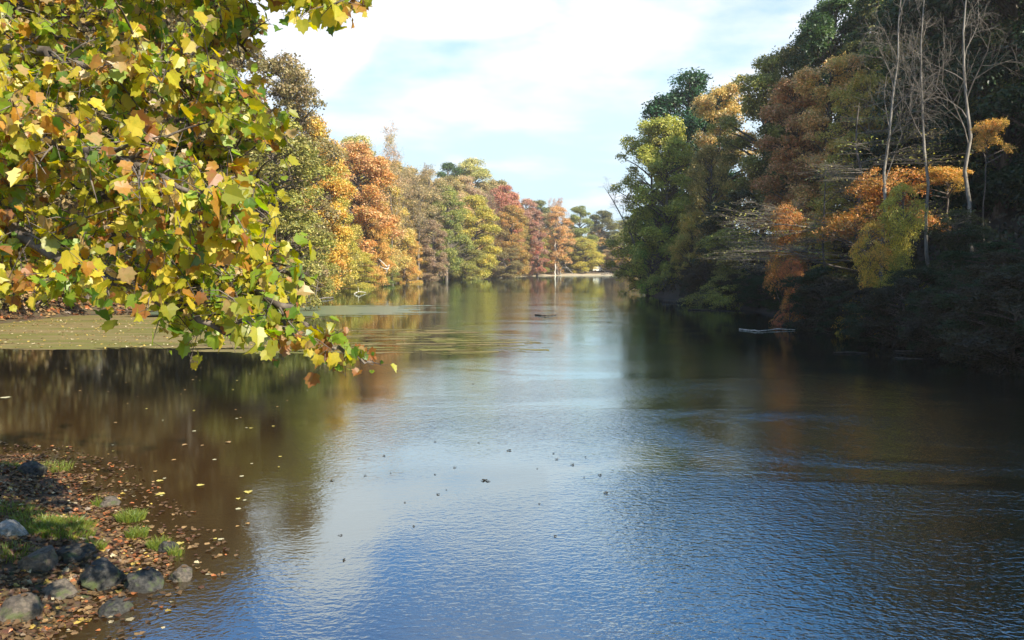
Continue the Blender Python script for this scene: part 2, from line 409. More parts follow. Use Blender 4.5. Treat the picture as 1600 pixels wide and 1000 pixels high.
        cl.append(np.full(n, rng.rand())*0.75+0.25*rng.rand(n)); lf.append(rng.rand(n))
    tm = tw.mesh('trunk', bark or M_BARK)
    cm = mb.mesh('crown', M_FOL, {'clump': ('FLOAT', np.concatenate(cl)), 'leaf': ('FLOAT', np.concatenate(lf))})
    return dict(trunk=tm, crown=cm, H=H, W=2.2*Rad)
def proto_bare(seed, H=20.0, spread=0.5, levels=4, trunk_r=0.2, flat=1.0, bark=None, start=0.3, nb=9, lean=0.0, twigs=5, leaves=0, upw=0.35, seglen=0.42):
    rng = np.random.RandomState(seed)
    tk, tw = MB(), MB(); tips = []
    def grow(p, d, L, r, lv, mb):
        n = 5 if lv < 3 else 3; pts = [p]; dd = d.copy()
        for i in range(n-1):
            dd = dd+rng.normal(size=3)*0.17*np.array([1, 1, flat]); dd[2] += (0.05 if lv < 2 else 0.0)*flat; dd /= np.linalg.norm(dd)
            pts.append(pts[-1]+dd*L/(n-1))
        pts = np.array(pts); mb.tube(pts, np.linspace(r, max(r*0.35, 0.008), n), 6 if lv < 2 else (4 if lv < 3 else 3))
        if lv >= levels:
            tips.append(pts[-1]); tips.append(pts[1]); return
        for k in range(twigs if lv > 1 else twigs+1):
            q = 0.3+0.7*(k+rng.rand()*0.6)/(twigs+0.5); i = min(int(q*(n-1)), n-2); f = q*(n-1)-i
            pp = pts[i]*(1-f)+pts[i+1]*f
            ax = pts[i+1]-pts[i]; ax /= np.linalg.norm(ax)
            s = rng.normal(size=3)*np.array([1, 1, flat]); s -= ax*(s@ax); s /= np.linalg.norm(s)+1e-9
            nd = ax*0.75+s*0.75; nd[2] = nd[2]*flat+0.08*flat; nd /= np.linalg.norm(nd)
            grow(pp, nd, L*rng.uniform(0.42, 0.68), r*0.45, lv+1, mb)
    n = 10; zz = np.linspace(0, 1, n); wob = np.cumsum(rng.normal(size=(n, 2))*0.22, 0); wob[0] = 0
    tp = np.stack([wob[:, 0]+lean*zz**1.2*H, wob[:, 1], zz*H*0.97], 1)
    tk.tube(tp, trunk_r*(1-zz)**0.75+0.02, 8)
    for k in range(nb):
        q = start+(0.97-start)*(k+rng.rand()*0.5)/nb; i = min(int(q*(n-1)), n-2); f = q*(n-1)-i
        pp = tp[i]*(1-f)+tp[i+1]*f; a = rng.rand()*6.283
        d = np.array([math.cos(a), math.sin(a), upw*(0.5+rng.rand())*(1+q)]); d /= np.linalg.norm(d)
        grow(pp, d, H*seglen*spread*(1.25-q*0.8)*rng.uniform(0.8, 1.2), trunk_r*0.42*(1.1-q*0.7), 1, tw)
    res = dict(trunk=tk.mesh('trunk', bark or M_BARK), branches=tw.mesh('branches', M_TWIG), H=H, W=H*seglen*spread*1.9)
    if leaves:
        T = np.array(tips); idx = rng.randint(0, len(T), leaves)
        pos = T[idx]+rng.normal(size=(leaves, 3))*np.array([0.28, 0.28, 0.12]); mb = MB()
        quadleaves(mb, pos, rng.normal(size=(leaves, 3))*0.6+np.array([0, 0, 1]), 0.17*(0.6+0.8*rng.rand(leaves)), rng)
        ck = np.floor(T[idx][:, 0]*0.4)+np.floor(T[idx][:, 2]*0.5)*1.7
        res['crown'] = mb.mesh('crown', M_FOL, {'clump': ('FLOAT', (np.sin(ck*12.9)*0.5+0.5)), 'leaf': ('FLOAT', rng.rand(leaves))})
    return res
PR = {
 'spray': [proto_tree(101, H=10, Rad=4.2, base=0.45, K=60, rc=(0.6, 1.4), flat=0.4, nleaf=17000, ls=0.15, shape='spread', gap=0.5, trunk_r=0.10, droop=0.30), proto_tree(102, H=10, Rad=4.2, base=0.6, K=45, rc=(0.6, 1.3), flat=0.4, nleaf=13000, ls=0.15, shape='spread', gap=0.5, trunk_r=0.10, droop=0.35), proto_tree(103, H=14, Rad=3.2, base=0.84, K=26, rc=(0.5, 1.0), flat=0.4, nleaf=7000, ls=0.15, shape='spread', trunk_r=0.08, droop=0.2)],
 'round': [proto_tree(11, Rad=5.6, base=0.08, K=190, nleaf=52000, rc=(0.6, 1.25), flat=0.95, ls=0.25), proto_tree(12, Rad=5.2, base=0.04, K=180, nleaf=48000, rc=(0.6, 1.3), flat=0.95, ls=0.25), proto_tree(13, Rad=5.6, base=0.1, K=185, nleaf=50000, rc=(0.6, 1.2), flat=0.95, ls=0.25)],
 'tall':  [proto_tree(21, Rad=4.4, K=170, nleaf=42000, rc=(0.55, 1.15), flat=0.95, shape='tall', base=0.04, ls=0.24), proto_tree(22, Rad=4.2, K=160, nleaf=40000, rc=(0.55, 1.15), flat=0.95, shape='tall', base=0.06, ls=0.24)],
 'low':   [proto_tree(31, H=12, Rad=5.0, base=0.0, K=160, rc=(0.5, 1.05), flat=0.9, nleaf=42000, ls=0.19, droop=0.1), proto_tree(32, H=12, Rad=4.8, base=0.0, K=150, rc=(0.5, 1.0), flat=0.9, nleaf=38000, ls=0.19, droop=0.1), proto_tree(33, H=12, Rad=5.2, base=0.0, K=150, rc=(0.5, 1.1), flat=0.9, nleaf=38000, ls=0.19, droop=0.05)],
 'open':  [proto_tree(41, Rad=5.8, base=0.08, K=135, rc=(0.55, 1.15), flat=0.9, nleaf=30000, ls=0.23, gap=0.8), proto_tree(42, Rad=5.5, base=0.06, K=140, rc=(0.55, 1.1), flat=0.9, nleaf=30000, ls=0.23, gap=0.8, shape='tall')],
 'layer': [proto_tree(51, H=12, Rad=5.6, base=0.04, K=120, rc=(0.6, 1.5), flat=0.28, nleaf=30000, ls=0.17, shape='spread', gap=0.6, trunk_r=0.14, droop=0.16),
           proto_tree(52, H=12, Rad=5.4, base=0.04, K=110, rc=(0.6, 1.4), flat=0.26, nleaf=27000, ls=0.17, shape='spread', gap=0.6, trunk_r=0.14, droop=0.2)],
 'cone':  [proto_tree(61, H=16, Rad=3.8, base=0.03, K=120, rc=(0.5, 1.0), flat=0.8, nleaf=28000, ls=0.22, shape='cone')],
 'thin':  [proto_bare(71, spread=0.75, levels=4, leaves=12000, twigs=5, upw=0.9), proto_bare(72, spread=0.7, levels=4, leaves=10000, twigs=5, upw=1.0)],
 'bare':  [proto_bare(81, spread=0.55, levels=4, twigs=4, upw=0.9, bark=M_PALE, nb=8, start=0.4, trunk_r=0.15), proto_bare(82, spread=0.5, levels=4, twigs=4, upw=1.1, bark=M_PALE, nb=7, start=0.45, trunk_r=0.14)],
 'feather': [proto_bare(91, H=16, spread=1.15, levels=4, flat=0.22, twigs=6, upw=0.10, nb=12, start=0.12, leaves=4500, trunk_r=0.2, lean=0.0, seglen=0.40)],
}
used = {}
def tree(kind, px, top, Y, wpx, c1, c2, label, cat='tree', name='autumn_tree', var=None, group=None, rot=None, basez=None, xy=None, H=None, W=None, trunkmat=None):
    k = used.get(kind, 0); used[kind] = k+1
    pr = PR[kind][(k if var is None else var) % len(PR[kind])]
    if xy is None:
        tp = P(px, top, Y); x, y = tp.x, tp.y
    else: x, y = xy
    z = H1(x, y) if basez is None else basez
    if basez is None: z = max(z, -0.4)-0.15
    if H is None: H = max(tp.z-z, 2.0)
    if W is None: W = wpx/F*Y*1.25
    if kind in ('round', 'tall', 'low', 'open', 'layer'): W = max(W, (0.62 if kind != 'tall' else 0.5)*H)
    r = empty(name, (x, y, z), (k*2.399+px*0.01 if rot is None else rot))
    sz = H/pr['H']; sx = W/pr['W']
    r.scale = (sx, sx, sz)
    tag(r, label, cat, group)
    for key in ('trunk', 'branches', 'crown'):
        if key in pr:
            oo = link(key, pr[key], r)
            if key == 'crown':
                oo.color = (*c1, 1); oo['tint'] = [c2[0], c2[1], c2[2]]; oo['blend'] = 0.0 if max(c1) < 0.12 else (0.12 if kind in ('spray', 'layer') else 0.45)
    return r

# palette (leaf albedo)
OLIVE = (0.16, 0.145, 0.045); GREEN = (0.10, 0.16, 0.04); DGREEN = (0.028, 0.055, 0.018); YGREEN = (0.30, 0.30, 0.06)
YELLOW = (0.52, 0.41, 0.07); ORANGE = (0.52, 0.27, 0.07); RUST = (0.36, 0.15, 0.05); RED = (0.36, 0.10, 0.07); PINK = (0.46, 0.22, 0.17)
SALMON = (0.50, 0.32, 0.18); TAN = (0.48, 0.37, 0.20); BROWN = (0.29, 0.21, 0.12); MAUVE = (0.32, 0.21, 0.17); GOLD = (0.52, 0.36, 0.10); PALEY = (0.48, 0.44, 0.20)

ORD = ['first', 'second', 'third', 'fourth', 'fifth', 'sixth', 'seventh', 'eighth', 'ninth', 'tenth', 'eleventh', 'twelfth', 'thirteenth', 'fourteenth', 'fifteenth', 'sixteenth', 'seventeenth', 'eighteenth', 'nineteenth', 'twentieth',
       'twenty-first', 'twenty-second', 'twenty-third', 'twenty-fourth', 'twenty-fifth', 'twenty-sixth', 'twenty-seventh', 'twenty-eighth']
CW = {OLIVE: 'olive', GREEN: 'green', DGREEN: 'dark green', YGREEN: 'yellow-green', YELLOW: 'yellow', ORANGE: 'orange', RUST: 'rusty', SALMON: 'salmon', TAN: 'tan', BROWN: 'brown', MAUVE: 'mauve', GOLD: 'golden'}
cw = lambda c: CW.get(c, 'brownish')
# ---- left and far bank, near to far
T = [
 ('open', 440, 88, 80, 165, BROWN, OLIVE, 'tall grey-brown oak at the left skyline with ragged open twigs'),
 ('round', 425, 190, 70, 190, OLIVE, YGREEN, 'dark olive tree right behind the overhanging yellow branch'),
 ('tall', 492, 182, 104, 75, ORANGE, YELLOW, 'orange and yellow tree below the grey-brown oak on the skyline'),
 ('low', 468, 330, 96, 110, YGREEN, OLIVE, 'olive green tree at the water behind the yellow branch tips'),
 ('tall', 515, 250, 118, 75, YELLOW, YGREEN, 'yellow-green tree in front of the salmon coloured trees'),
 ('low', 525, 335, 132, 85, YELLOW, OLIVE, 'bright yellow tree low on the left shore'),
 ('round', 560, 226, 150, 120, SALMON, ORANGE, 'large salmon-orange tree on the left slope'),
 ('tall', 560, 212, 178, 85, PALEY, YGREEN, 'pale yellow-green treetop behind the salmon-orange tree'),
 ('low', 575, 340, 150, 80, ORANGE, GOLD, 'deep orange tree low in the middle of the left slope'),
 ('low', 555, 392, 142, 80, YELLOW, YGREEN, 'low yellow shrubby tree by the pale fallen branch'),
 ('thin', 612, 232, 168, 70, TAN, SALMON, 'thin half-bare tan tree rising above the left slope'),
 ('round', 600, 270, 172, 70, TAN, YELLOW, 'yellowish tan tree beside the thin half-bare one'),
 ('low', 588, 375, 165, 60, GREEN, YGREEN, 'small grey-green tree behind the pale fallen branch'),
 ('thin', 650, 262, 198, 85, BROWN, TAN, 'brown half-bare tree with pale forked limbs'),
 ('open', 668, 268, 215, 80, TAN, OLIVE, 'tan-brown tree behind the forked pale limbs'),
 ('low', 632, 360, 185, 62, ORANGE, GOLD, 'bright orange maple reaching down to the water'),
 ('tall', 676, 345, 203, 48, MAUVE, BROWN, 'dull mauve-brown tree beside the bright orange maple'),
 ('round', 697, 292, 216, 70, GREEN, YGREEN, 'rounded green tree left of the tall yellow-green one'),
 ('tall', 745, 305, 235, 72, YGREEN, YELLOW, 'tall yellow-green tree with a straight right edge'),
 ('low', 722, 372, 228, 80, OLIVE, YGREEN, 'olive tree low by the water under the yellow-green one'),
 ('tall', 702, 256, 285, 50, DGREEN, GREEN, 'dark green treetop on the skyline of the left hill'),
 ('round', 737, 250, 296, 66, YGREEN, PALEY, 'pale green treetop crowning the left hill'),
 ('round', 772, 282, 300, 60, OLIVE, TAN, 'olive-tan treetop right of the pale green one'),
 ('tall', 700, 276, 262, 90, OLIVE, TAN, 'wide olive-tan tree on the slope above the rounded green one'),
 ('round', 786, 292, 285, 50, PINK, RED, 'pink-red treetop above the olive-orange tree'),
 ('thin', 768, 318, 262, 40, MAUVE, BROWN, 'grey mauve half-bare tree under the pink-red treetop'),
 ('round', 797, 322, 268, 62, OLIVE, ORANGE, 'olive-orange tree standing at the bend of the far shore'),
 ('low', 790, 388, 262, 60, OLIVE, BROWN, 'brownish olive tree over the water at the bend of the shore'),
 ('cone', 839, 330, 296, 42, RED, MAUVE, 'narrow dark red tree on the far shore'),
 ('tall', 824, 312, 320, 45, PINK, MAUVE, 'dull red treetop just behind the narrow dark red tree'),
 ('round', 845, 314, 360, 60, OLIVE, GREEN, 'rounded olive green treetop above the far beach'),
 ('open', 872, 322, 318, 58, ORANGE, SALMON, 'orange tree with open crown behind the white trunk at the far beach'),
 ('thin', 872, 312, 330, 30, PINK, SALMON, 'thin pinkish treetop above the orange tree at the far beach'),
 ('tall', 905, 322, 345, 50, GREEN, YGREEN, 'green tree right of the orange one at the far beach'),
 ('low', 912, 372, 335, 60, YGREEN, YELLOW, 'bright yellow-green tree over the middle of the far beach'),
 ('round', 942, 330, 372, 56, OLIVE, DGREEN, 'grey-green treetop at the far end of the lake'),
 ('low', 958, 384, 345, 50, SALMON, BROWN, 'small brown-orange tree at the far beach'),
 ('low', 982, 388, 338, 46, ORANGE, OLIVE, 'small orange tree where the far beach meets the right bank'),
 ('round', 975, 345, 385, 60, OLIVE, YGREEN, 'olive treetop seen beneath the right promontory tree'),
 ('round', 1010, 350, 395, 60, OLIVE, BROWN, 'brownish treetop behind the right promontory tree'),
]
for e in T: tree(*e)
for i, (x, y) in enumerate([(-31.8, 77), (-33.5, 86), (-36.5, 69), (-37.5, 60)]):
    tree('round', 0, 0, 0, 0, (0.12, 0.10, 0.04), (0.16, 0.11, 0.06), 'very tall olive-brown tree at the left shore behind the yellow branch, '+ORD[i]+' of four', xy=(x, y), H=31, W=15, group='tall trees at the left shore')
for i, px in enumerate([848, 868, 886, 900, 928, 940, 966, 990]):
    tree('low', px, 385-(i*7) % 22, 352+(i % 3)*5, 46, *[(OLIVE, YGREEN), (DGREEN, OLIVE), (TAN, ORANGE)][i % 3], cw([OLIVE, DGREEN, TAN][i % 3])+' low tree close behind the far beach, '+ORD[i]+' from the left', group='low trees close behind the far beach')
# slope filler trees behind the plane tree and up the left hill
rng = np.random.RandomState(3)
cols = [(TAN, MAUVE), (OLIVE, YGREEN), (SALMON, TAN), (YGREEN, GOLD), (GOLD, SALMON), (TAN, OLIVE)]
for i in range(14):
    y = 26+i*5.6; x = -36-max(0, 44-y)*-0.25-rng.rand()*4-(2 if i > 3 else 0)+max(0, y-70)*0.16
    a, b2 = [((0.32, 0.19, 0.08), (0.20, 0.12, 0.06)), ((0.16, 0.14, 0.04), (0.24, 0.15, 0.07)), ((0.34, 0.17, 0.08), (0.18, 0.12, 0.07))][rng.randint(3)]
    tree(['round', 'low', 'open'][i % 3], 0, 0, 0, 0, a, b2, 'brownish tree behind the yellow branch, '+ORD[i]+' from the near end of the left bank', xy=(x, y), H=(19 if y < 44 else 25)+rng.rand()*4, W=12+rng.rand()*4,
         group='trees behind the overhanging branch')
for i in range(24):
    y = 30+(i//2)*9.5; x = (-47 if i % 2 else -60)-rng.rand()*6+max(0, y-90)*0.12
    a, b2 = cols[rng.randint(6)]
    tree(['tall', 'round'][(i//2) % 2], 0, 0, 0, 0, a, b2, cw(a)+' tree high on the left hill, '+ORD[i]+' counted from the near end', xy=(x, y), H=24+rng.rand()*4, W=13+rng.rand()*4, group='trees up the left hill')
SKY = ([400, 500, 540, 600, 650, 690, 740, 780, 810, 840, 870], [150, 215, 222, 240, 262, 268, 262, 290, 308, 325, 335])
FY = ([400, 480, 560, 650, 740, 820, 880], [84, 104, 150, 196, 240, 285, 320])
for row, (dy, lo, labels_) in enumerate([(48, 3, ' tree along the skyline of the left slope, '), (22, 34, ' tree in the middle row of the left slope, '), (34, 16, ' tree in the upper row of the left slope, ')]):
    for i, px in enumerate(np.arange(478+row*7, 862, 23.0)):
        a, b2 = cols[rng.randint(6)] if rng.rand() < 0.75 else (GOLD, OLIVE)
        Y = np.interp(px, *FY)+dy*(0.8+0.4*rng.rand()); top = np.interp(px, *SKY)+lo+rng.rand()*14
        if row: top = top+0.15*(430-top)*rng.rand()
        tree(['round', 'open', 'tall', 'round'][(i+row) % 4], px, top, Y, 62-0.03*(px-480)+rng.rand()*14, a, b2, cw(a)+labels_+ORD[i]+' from the left', group=['skyline trees of the left slope', 'middle rows of the left slope', 'upper rows of the left slope'][row])
for i in range(9):
    x = 0+i*14; y = 385+rng.rand()*20
    a, b2 = cols[rng.randint(6)]
    tree('round', 0, 0, 0, 0, a, b2, 'hazy '+cw(a)+' tree far behind the far beach, '+ORD[i]+' from the left', xy=(x, y), H=17+rng.rand()*4, W=14+rng.rand()*4, group='trees behind the far beach')
# shoreline shrubs
def shrub_row(pts, label, group, cs, hmin=1.5, hmax=3.2):
    for i, (x, y) in enumerate(pts):
        a, b2 = cs[i % len(cs)]
        h = rng.uniform(hmin, hmax)
        tree('low', 0, 0, 0, 0, a, b2, cw(a)+' '+label+', '+ORD[i]+' from the near end', cat='shrub', name='shrub', xy=(x, y), H=h, W=h*rng.uniform(1.3, 1.8), group=group)
shrub_row([(-37.5-rng.rand()*2+(0.09*max(0, y-60)), y) for y in np.arange(46, 100, 4.2)], 'shrub behind the green scum on the left', 'shrubs on the left bank', [(SALMON, BROWN), (BROWN, MAUVE), (RUST, OLIVE)], 1.2, 3.0)
shrub_row([(-30.5+max(0, y-160)*0.115+rng.rand(), y) for y in np.arange(104, 240, 9.5)], 'bush overhanging the water on the left shore', 'low growth along the left shore', [(YELLOW, OLIVE), (SALMON, BROWN), (YGREEN, OLIVE), (ORANGE, YELLOW)], 3, 5.5)

# ---- right bank
T = [
 ('open', 1016, 190, 110, 120, (0.36, 0.38, 0.06), OLIVE, 'promontory tree with open lobed crown and sky showing through its left edge'),
 ('tall', 1045, 182, 106, 95, (0.36, 0.38, 0.06), YGREEN, 'yellow-green tree on the promontory beside the open lobed one'),
 ('low', 1024, 325, 107, 80, (0.15, 0.30, 0.04), YGREEN, 'low green tree over the water at the tip of the right promontory'),
 ('low', 1085, 330, 98, 70, YGREEN, GOLD, 'yellowish green tree hanging low beside the promontory tip'),
 ('round', 1085, 118, 122, 105, DGREEN, (0.03, 0.10, 0.035), 'dark green treetop above the promontory'),
 ('open', 1135, 128, 108, 80, TAN, GOLD, 'sandy tan tree between the dark green and the olive treetops'),
 ('low', 1110, 230, 98, 75, GOLD, OLIVE, 'golden foliage below the sandy tan tree'),
 ('round', 1196, 90, 96, 92, OLIVE, YGREEN, 'dense rounded olive treetop on the right skyline'),
 ('open', 1262, 55, 92, 80, OLIVE, DGREEN, 'olive brown tree beside the tall dark green group'),
 ('round', 1300, 5, 90, 140, DGREEN, GREEN, 'tall dark green tree rising to the top edge'),
 ('round', 1385, -40, 88, 140, GREEN, DGREEN, 'dark green tree behind the leaning bare trunk'),
 ('tall', 1238, 128, 76, 60, RUST, SALMON, 'dark red layered tree at the left of the salmon one'),
 ('open', 1305, 84, 72, 140, (0.60, 0.38, 0.22), (0.60, 0.42, 0.12), 'salmon-pink layered tree on the steep right bank'),
 ('open', 1350, 118, 66, 120, GOLD, YGREEN, 'yellow and green layered tree in front of the salmon one'),
 ('open', 1475, -60, 84, 130, GREEN, YELLOW, 'green tree with yellow sprays behind the middle bare trunk'),
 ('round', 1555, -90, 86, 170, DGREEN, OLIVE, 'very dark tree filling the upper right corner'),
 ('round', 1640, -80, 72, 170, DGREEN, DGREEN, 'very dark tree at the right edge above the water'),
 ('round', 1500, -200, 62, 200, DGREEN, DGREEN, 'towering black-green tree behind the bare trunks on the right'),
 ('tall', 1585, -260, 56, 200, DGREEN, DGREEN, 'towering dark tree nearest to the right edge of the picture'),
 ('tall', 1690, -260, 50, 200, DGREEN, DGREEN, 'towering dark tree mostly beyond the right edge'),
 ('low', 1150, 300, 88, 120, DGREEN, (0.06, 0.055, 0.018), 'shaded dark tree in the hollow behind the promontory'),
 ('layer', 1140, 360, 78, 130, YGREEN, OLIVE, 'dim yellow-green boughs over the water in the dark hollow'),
 ('spray', 1228, 325, 57, 80, RUST, ORANGE, 'reddish orange maple hanging down to the water on the right bank'),
 ('spray', 1385, 262, 52, 170, ORANGE, RUST, 'orange-red tree with flat boughs at the foot of the leaning bare trunk'),
 ('layer', 1412, 292, 45, 100, YELLOW, YGREEN, 'yellow-green tree with flat boughs below the orange-red one'),
 ('spray', 1480, 262, 49, 110, GOLD, ORANGE, 'golden orange boughs right of the orange-red tree on the right slope'),
 ('layer', 1235, 408, 54, 50, RED, ORANGE, 'small reddish maple dipping almost to the water under the orange maple'),
 ('layer', 1362, 350, 45, 70, YELLOW, ORANGE, 'small yellow maple with hanging boughs over the right water'),
 ('layer', 1300, 350, 62, 90, OLIVE, YELLOW, 'sparse yellow-flecked sapling leaning over the right water'),
 
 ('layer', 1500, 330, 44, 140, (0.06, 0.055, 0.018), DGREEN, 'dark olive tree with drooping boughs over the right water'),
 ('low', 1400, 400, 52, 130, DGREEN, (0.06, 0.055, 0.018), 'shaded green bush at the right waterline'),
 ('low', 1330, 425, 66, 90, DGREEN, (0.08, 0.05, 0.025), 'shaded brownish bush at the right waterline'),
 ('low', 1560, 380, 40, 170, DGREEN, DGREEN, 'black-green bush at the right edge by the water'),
]
for e in T: tree(*e)
tree('spray', 1545, 190, 45, 75, ORANGE, GOLD, 'thin sapling topped with a small orange spray beside the whitest bare trunk', var=2)
tree('feather', 1345, 150, 56, 210, OLIVE, YGREEN, 'feathery grey-green beech with flat drooping half-bare boughs', rot=2.0)
tree('feather', 1290, 240, 60, 130, OLIVE, BROWN, 'smaller feathery half-bare tree under the big feathery beech', rot=0.7)
tree('bare', 1385, -30, 50, 130, OLIVE, OLIVE, 'bare grey tree leaning left above the orange boughs', name='bare_tree', rot=0.4)
tree('bare', 1472, -60, 48, 120, OLIVE, OLIVE, 'bare pale tree in the middle of the three on the right slope', name='bare_tree', rot=2.4)
tree('bare', 1545, -80, 46, 150, OLIVE, OLIVE, 'bare tree with the whitest trunk near the upper right corner', name='bare_tree', rot=4.0)
leaning = tree('bare', 0, 0, 0, 0, OLIVE, OLIVE, 'thin bare grey sapling left of the promontory tree', name='bare_tree', rot=0.0, xy=(19.6, 109), H=17, W=9)
leaning.rotation_euler = (0.1, -0.52, 0)
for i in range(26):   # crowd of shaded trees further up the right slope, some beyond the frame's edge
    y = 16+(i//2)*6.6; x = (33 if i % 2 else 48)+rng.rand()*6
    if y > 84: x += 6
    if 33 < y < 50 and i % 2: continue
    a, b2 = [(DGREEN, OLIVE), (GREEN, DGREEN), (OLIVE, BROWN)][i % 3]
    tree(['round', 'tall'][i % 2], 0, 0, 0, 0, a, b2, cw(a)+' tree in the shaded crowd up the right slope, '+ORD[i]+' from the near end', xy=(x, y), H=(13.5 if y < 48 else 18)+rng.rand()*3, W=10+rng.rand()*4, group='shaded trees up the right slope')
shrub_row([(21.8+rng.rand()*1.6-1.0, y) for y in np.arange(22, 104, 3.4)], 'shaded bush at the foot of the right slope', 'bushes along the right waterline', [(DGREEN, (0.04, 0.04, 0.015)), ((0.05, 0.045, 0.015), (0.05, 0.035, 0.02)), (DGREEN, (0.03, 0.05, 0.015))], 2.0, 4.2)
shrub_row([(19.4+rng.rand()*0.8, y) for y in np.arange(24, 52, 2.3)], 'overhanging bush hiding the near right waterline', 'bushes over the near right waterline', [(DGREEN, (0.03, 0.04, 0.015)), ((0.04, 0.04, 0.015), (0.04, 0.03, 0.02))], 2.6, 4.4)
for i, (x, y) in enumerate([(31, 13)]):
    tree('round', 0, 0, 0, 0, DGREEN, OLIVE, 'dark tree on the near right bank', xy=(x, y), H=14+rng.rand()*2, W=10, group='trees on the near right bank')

# ------------------------------------------------------------------ overhanging plane tree in the foreground
SYC = np.array([(0, 0), (-0.16, -0.08), (-0.40, 0.0), (-0.40, 0.20), (-0.58, 0.46), (-0.38, 0.50), (-0.33, 0.72), (-0.16, 0.76), (0, 1.0),
                (0.16, 0.76), (0.33, 0.72), (0.38, 0.50), (0.58, 0.46), (0.40, 0.20), (0.40, 0.0), (0.16, -0.08)])
RIM = []
def lobed(mb, pos, tip, nrm, size, rng, curl=0.25, shape=SYC):
    n = len(pos); tip = tip/np.linalg.norm(tip, axis=1)[:, None]
    nrm = nrm-tip*np.sum(nrm*tip, 1)[:, None]; nrm /= np.linalg.norm(nrm, axis=1)[:, None]+1e-9
    sd = np.cross(tip, nrm); k = len(shape)
    cu = (rng.rand(n)*1.6-0.6)*curl; fo = rng.rand(n)*curl*1.2; wx = 0.8+0.3*rng.rand(n)
    U = np.concatenate([[0], shape[:, 0]]); Vv = np.concatenate([[0.36], shape[:, 1]])
    pts = pos[:, None]+size[:, None, None]*(sd[:, None]*(U[None, :, None]*wx[:, None, None])+tip[:, None]*Vv[None, :, None]
          + nrm[:, None]*(fo[:, None]*np.abs(U)[None]-cu[:, None]*(Vv**2)[None])[:, :, None])
    idx = np.arange(k); tri = np.stack([np.zeros(k, int), idx+1, (idx+1) % k+1], 1)
    Fa = (tri[None]+(np.arange(n)*(k+1))[:, None, None]).reshape(-1, 3)
    mb.add(pts.reshape(-1, 3), Fa, False); RIM.append(np.tile(np.concatenate([[0.0], np.ones(k)]), n)); return k
LEAFPAL = np.array([(0.50, 0.46, 0.04), (0.62, 0.49, 0.05), (0.26, 0.37, 0.035), (0.10, 0.20, 0.025), (0.50, 0.24, 0.04), (0.34, 0.13, 0.04), (0.46, 0.31, 0.13), (0.30, 0.30, 0.03)])
LEAFW = np.array([0.24, 0.25, 0.12, 0.07, 0.09, 0.08, 0.10, 0.08])
def inpoly(px, py, poly):
    c = False; n = len(poly)
    for i in range(n):
        (x1, y1), (x2, y2) = poly[i], poly[(i+1) % n]
        if (y1 > py) != (y2 > py) and px < (x2-x1)*(py-y1)/(y2-y1)+x1: c = not c
    return c
rng = np.random.RandomState(77)
base = Vector((-9.2, 7.4, H1(-9.2, 7.4)-0.2))
root = empty('plane_tree', base)
tag(root, 'foreground plane tree with big yellow, green and orange lobed leaves overhanging the left side', 'tree')
tk, br, lv = MB(), MB(), MB(); RIM.clear()
bz = np.array(base)
tz = np.linspace(0, 13, 12); tw_ = np.stack([0.25*np.sin(tz*0.5)+tz*0.05, 0.2*np.cos(tz*0.4)-0.2, tz], 1)
tk.tube(tw_, np.linspace(0.42, 0.10, 12), 14)
def limb(h, pts, r0, r1=0.012):
    """limb leaves the trunk at height h, then passes the points (px, py, depth)"""
    st = np.array([np.interp(h, tz, tw_[:, 0]), np.interp(h, tz, tw_[:, 1]), h])
    Q = [st]+[np.array(P(*q))-bz for q in pts]
    Q = np.array(Q); out = []
    for i in range(len(Q)-1):     # Catmull-Rom
        a, b, c, d = Q[max(i-1, 0)], Q[i], Q[i+1], Q[min(i+2, len(Q)-1)]
        for f in np.linspace(0, 1, 6, endpoint=(i == len(Q)-2)):
            out.append(0.5*((2*b)+(c-a)*f+(2*a-5*b+4*c-d)*f*f+(-a+3*b-3*c+d)*f**3))
    out = np.array(out); out[1:-1] += rng.normal(size=(len(out)-2, 3))*0.018
    br.tube(out, r0+(r1-r0)*np.linspace(0, 1, len(out))**0.6, 7); return out
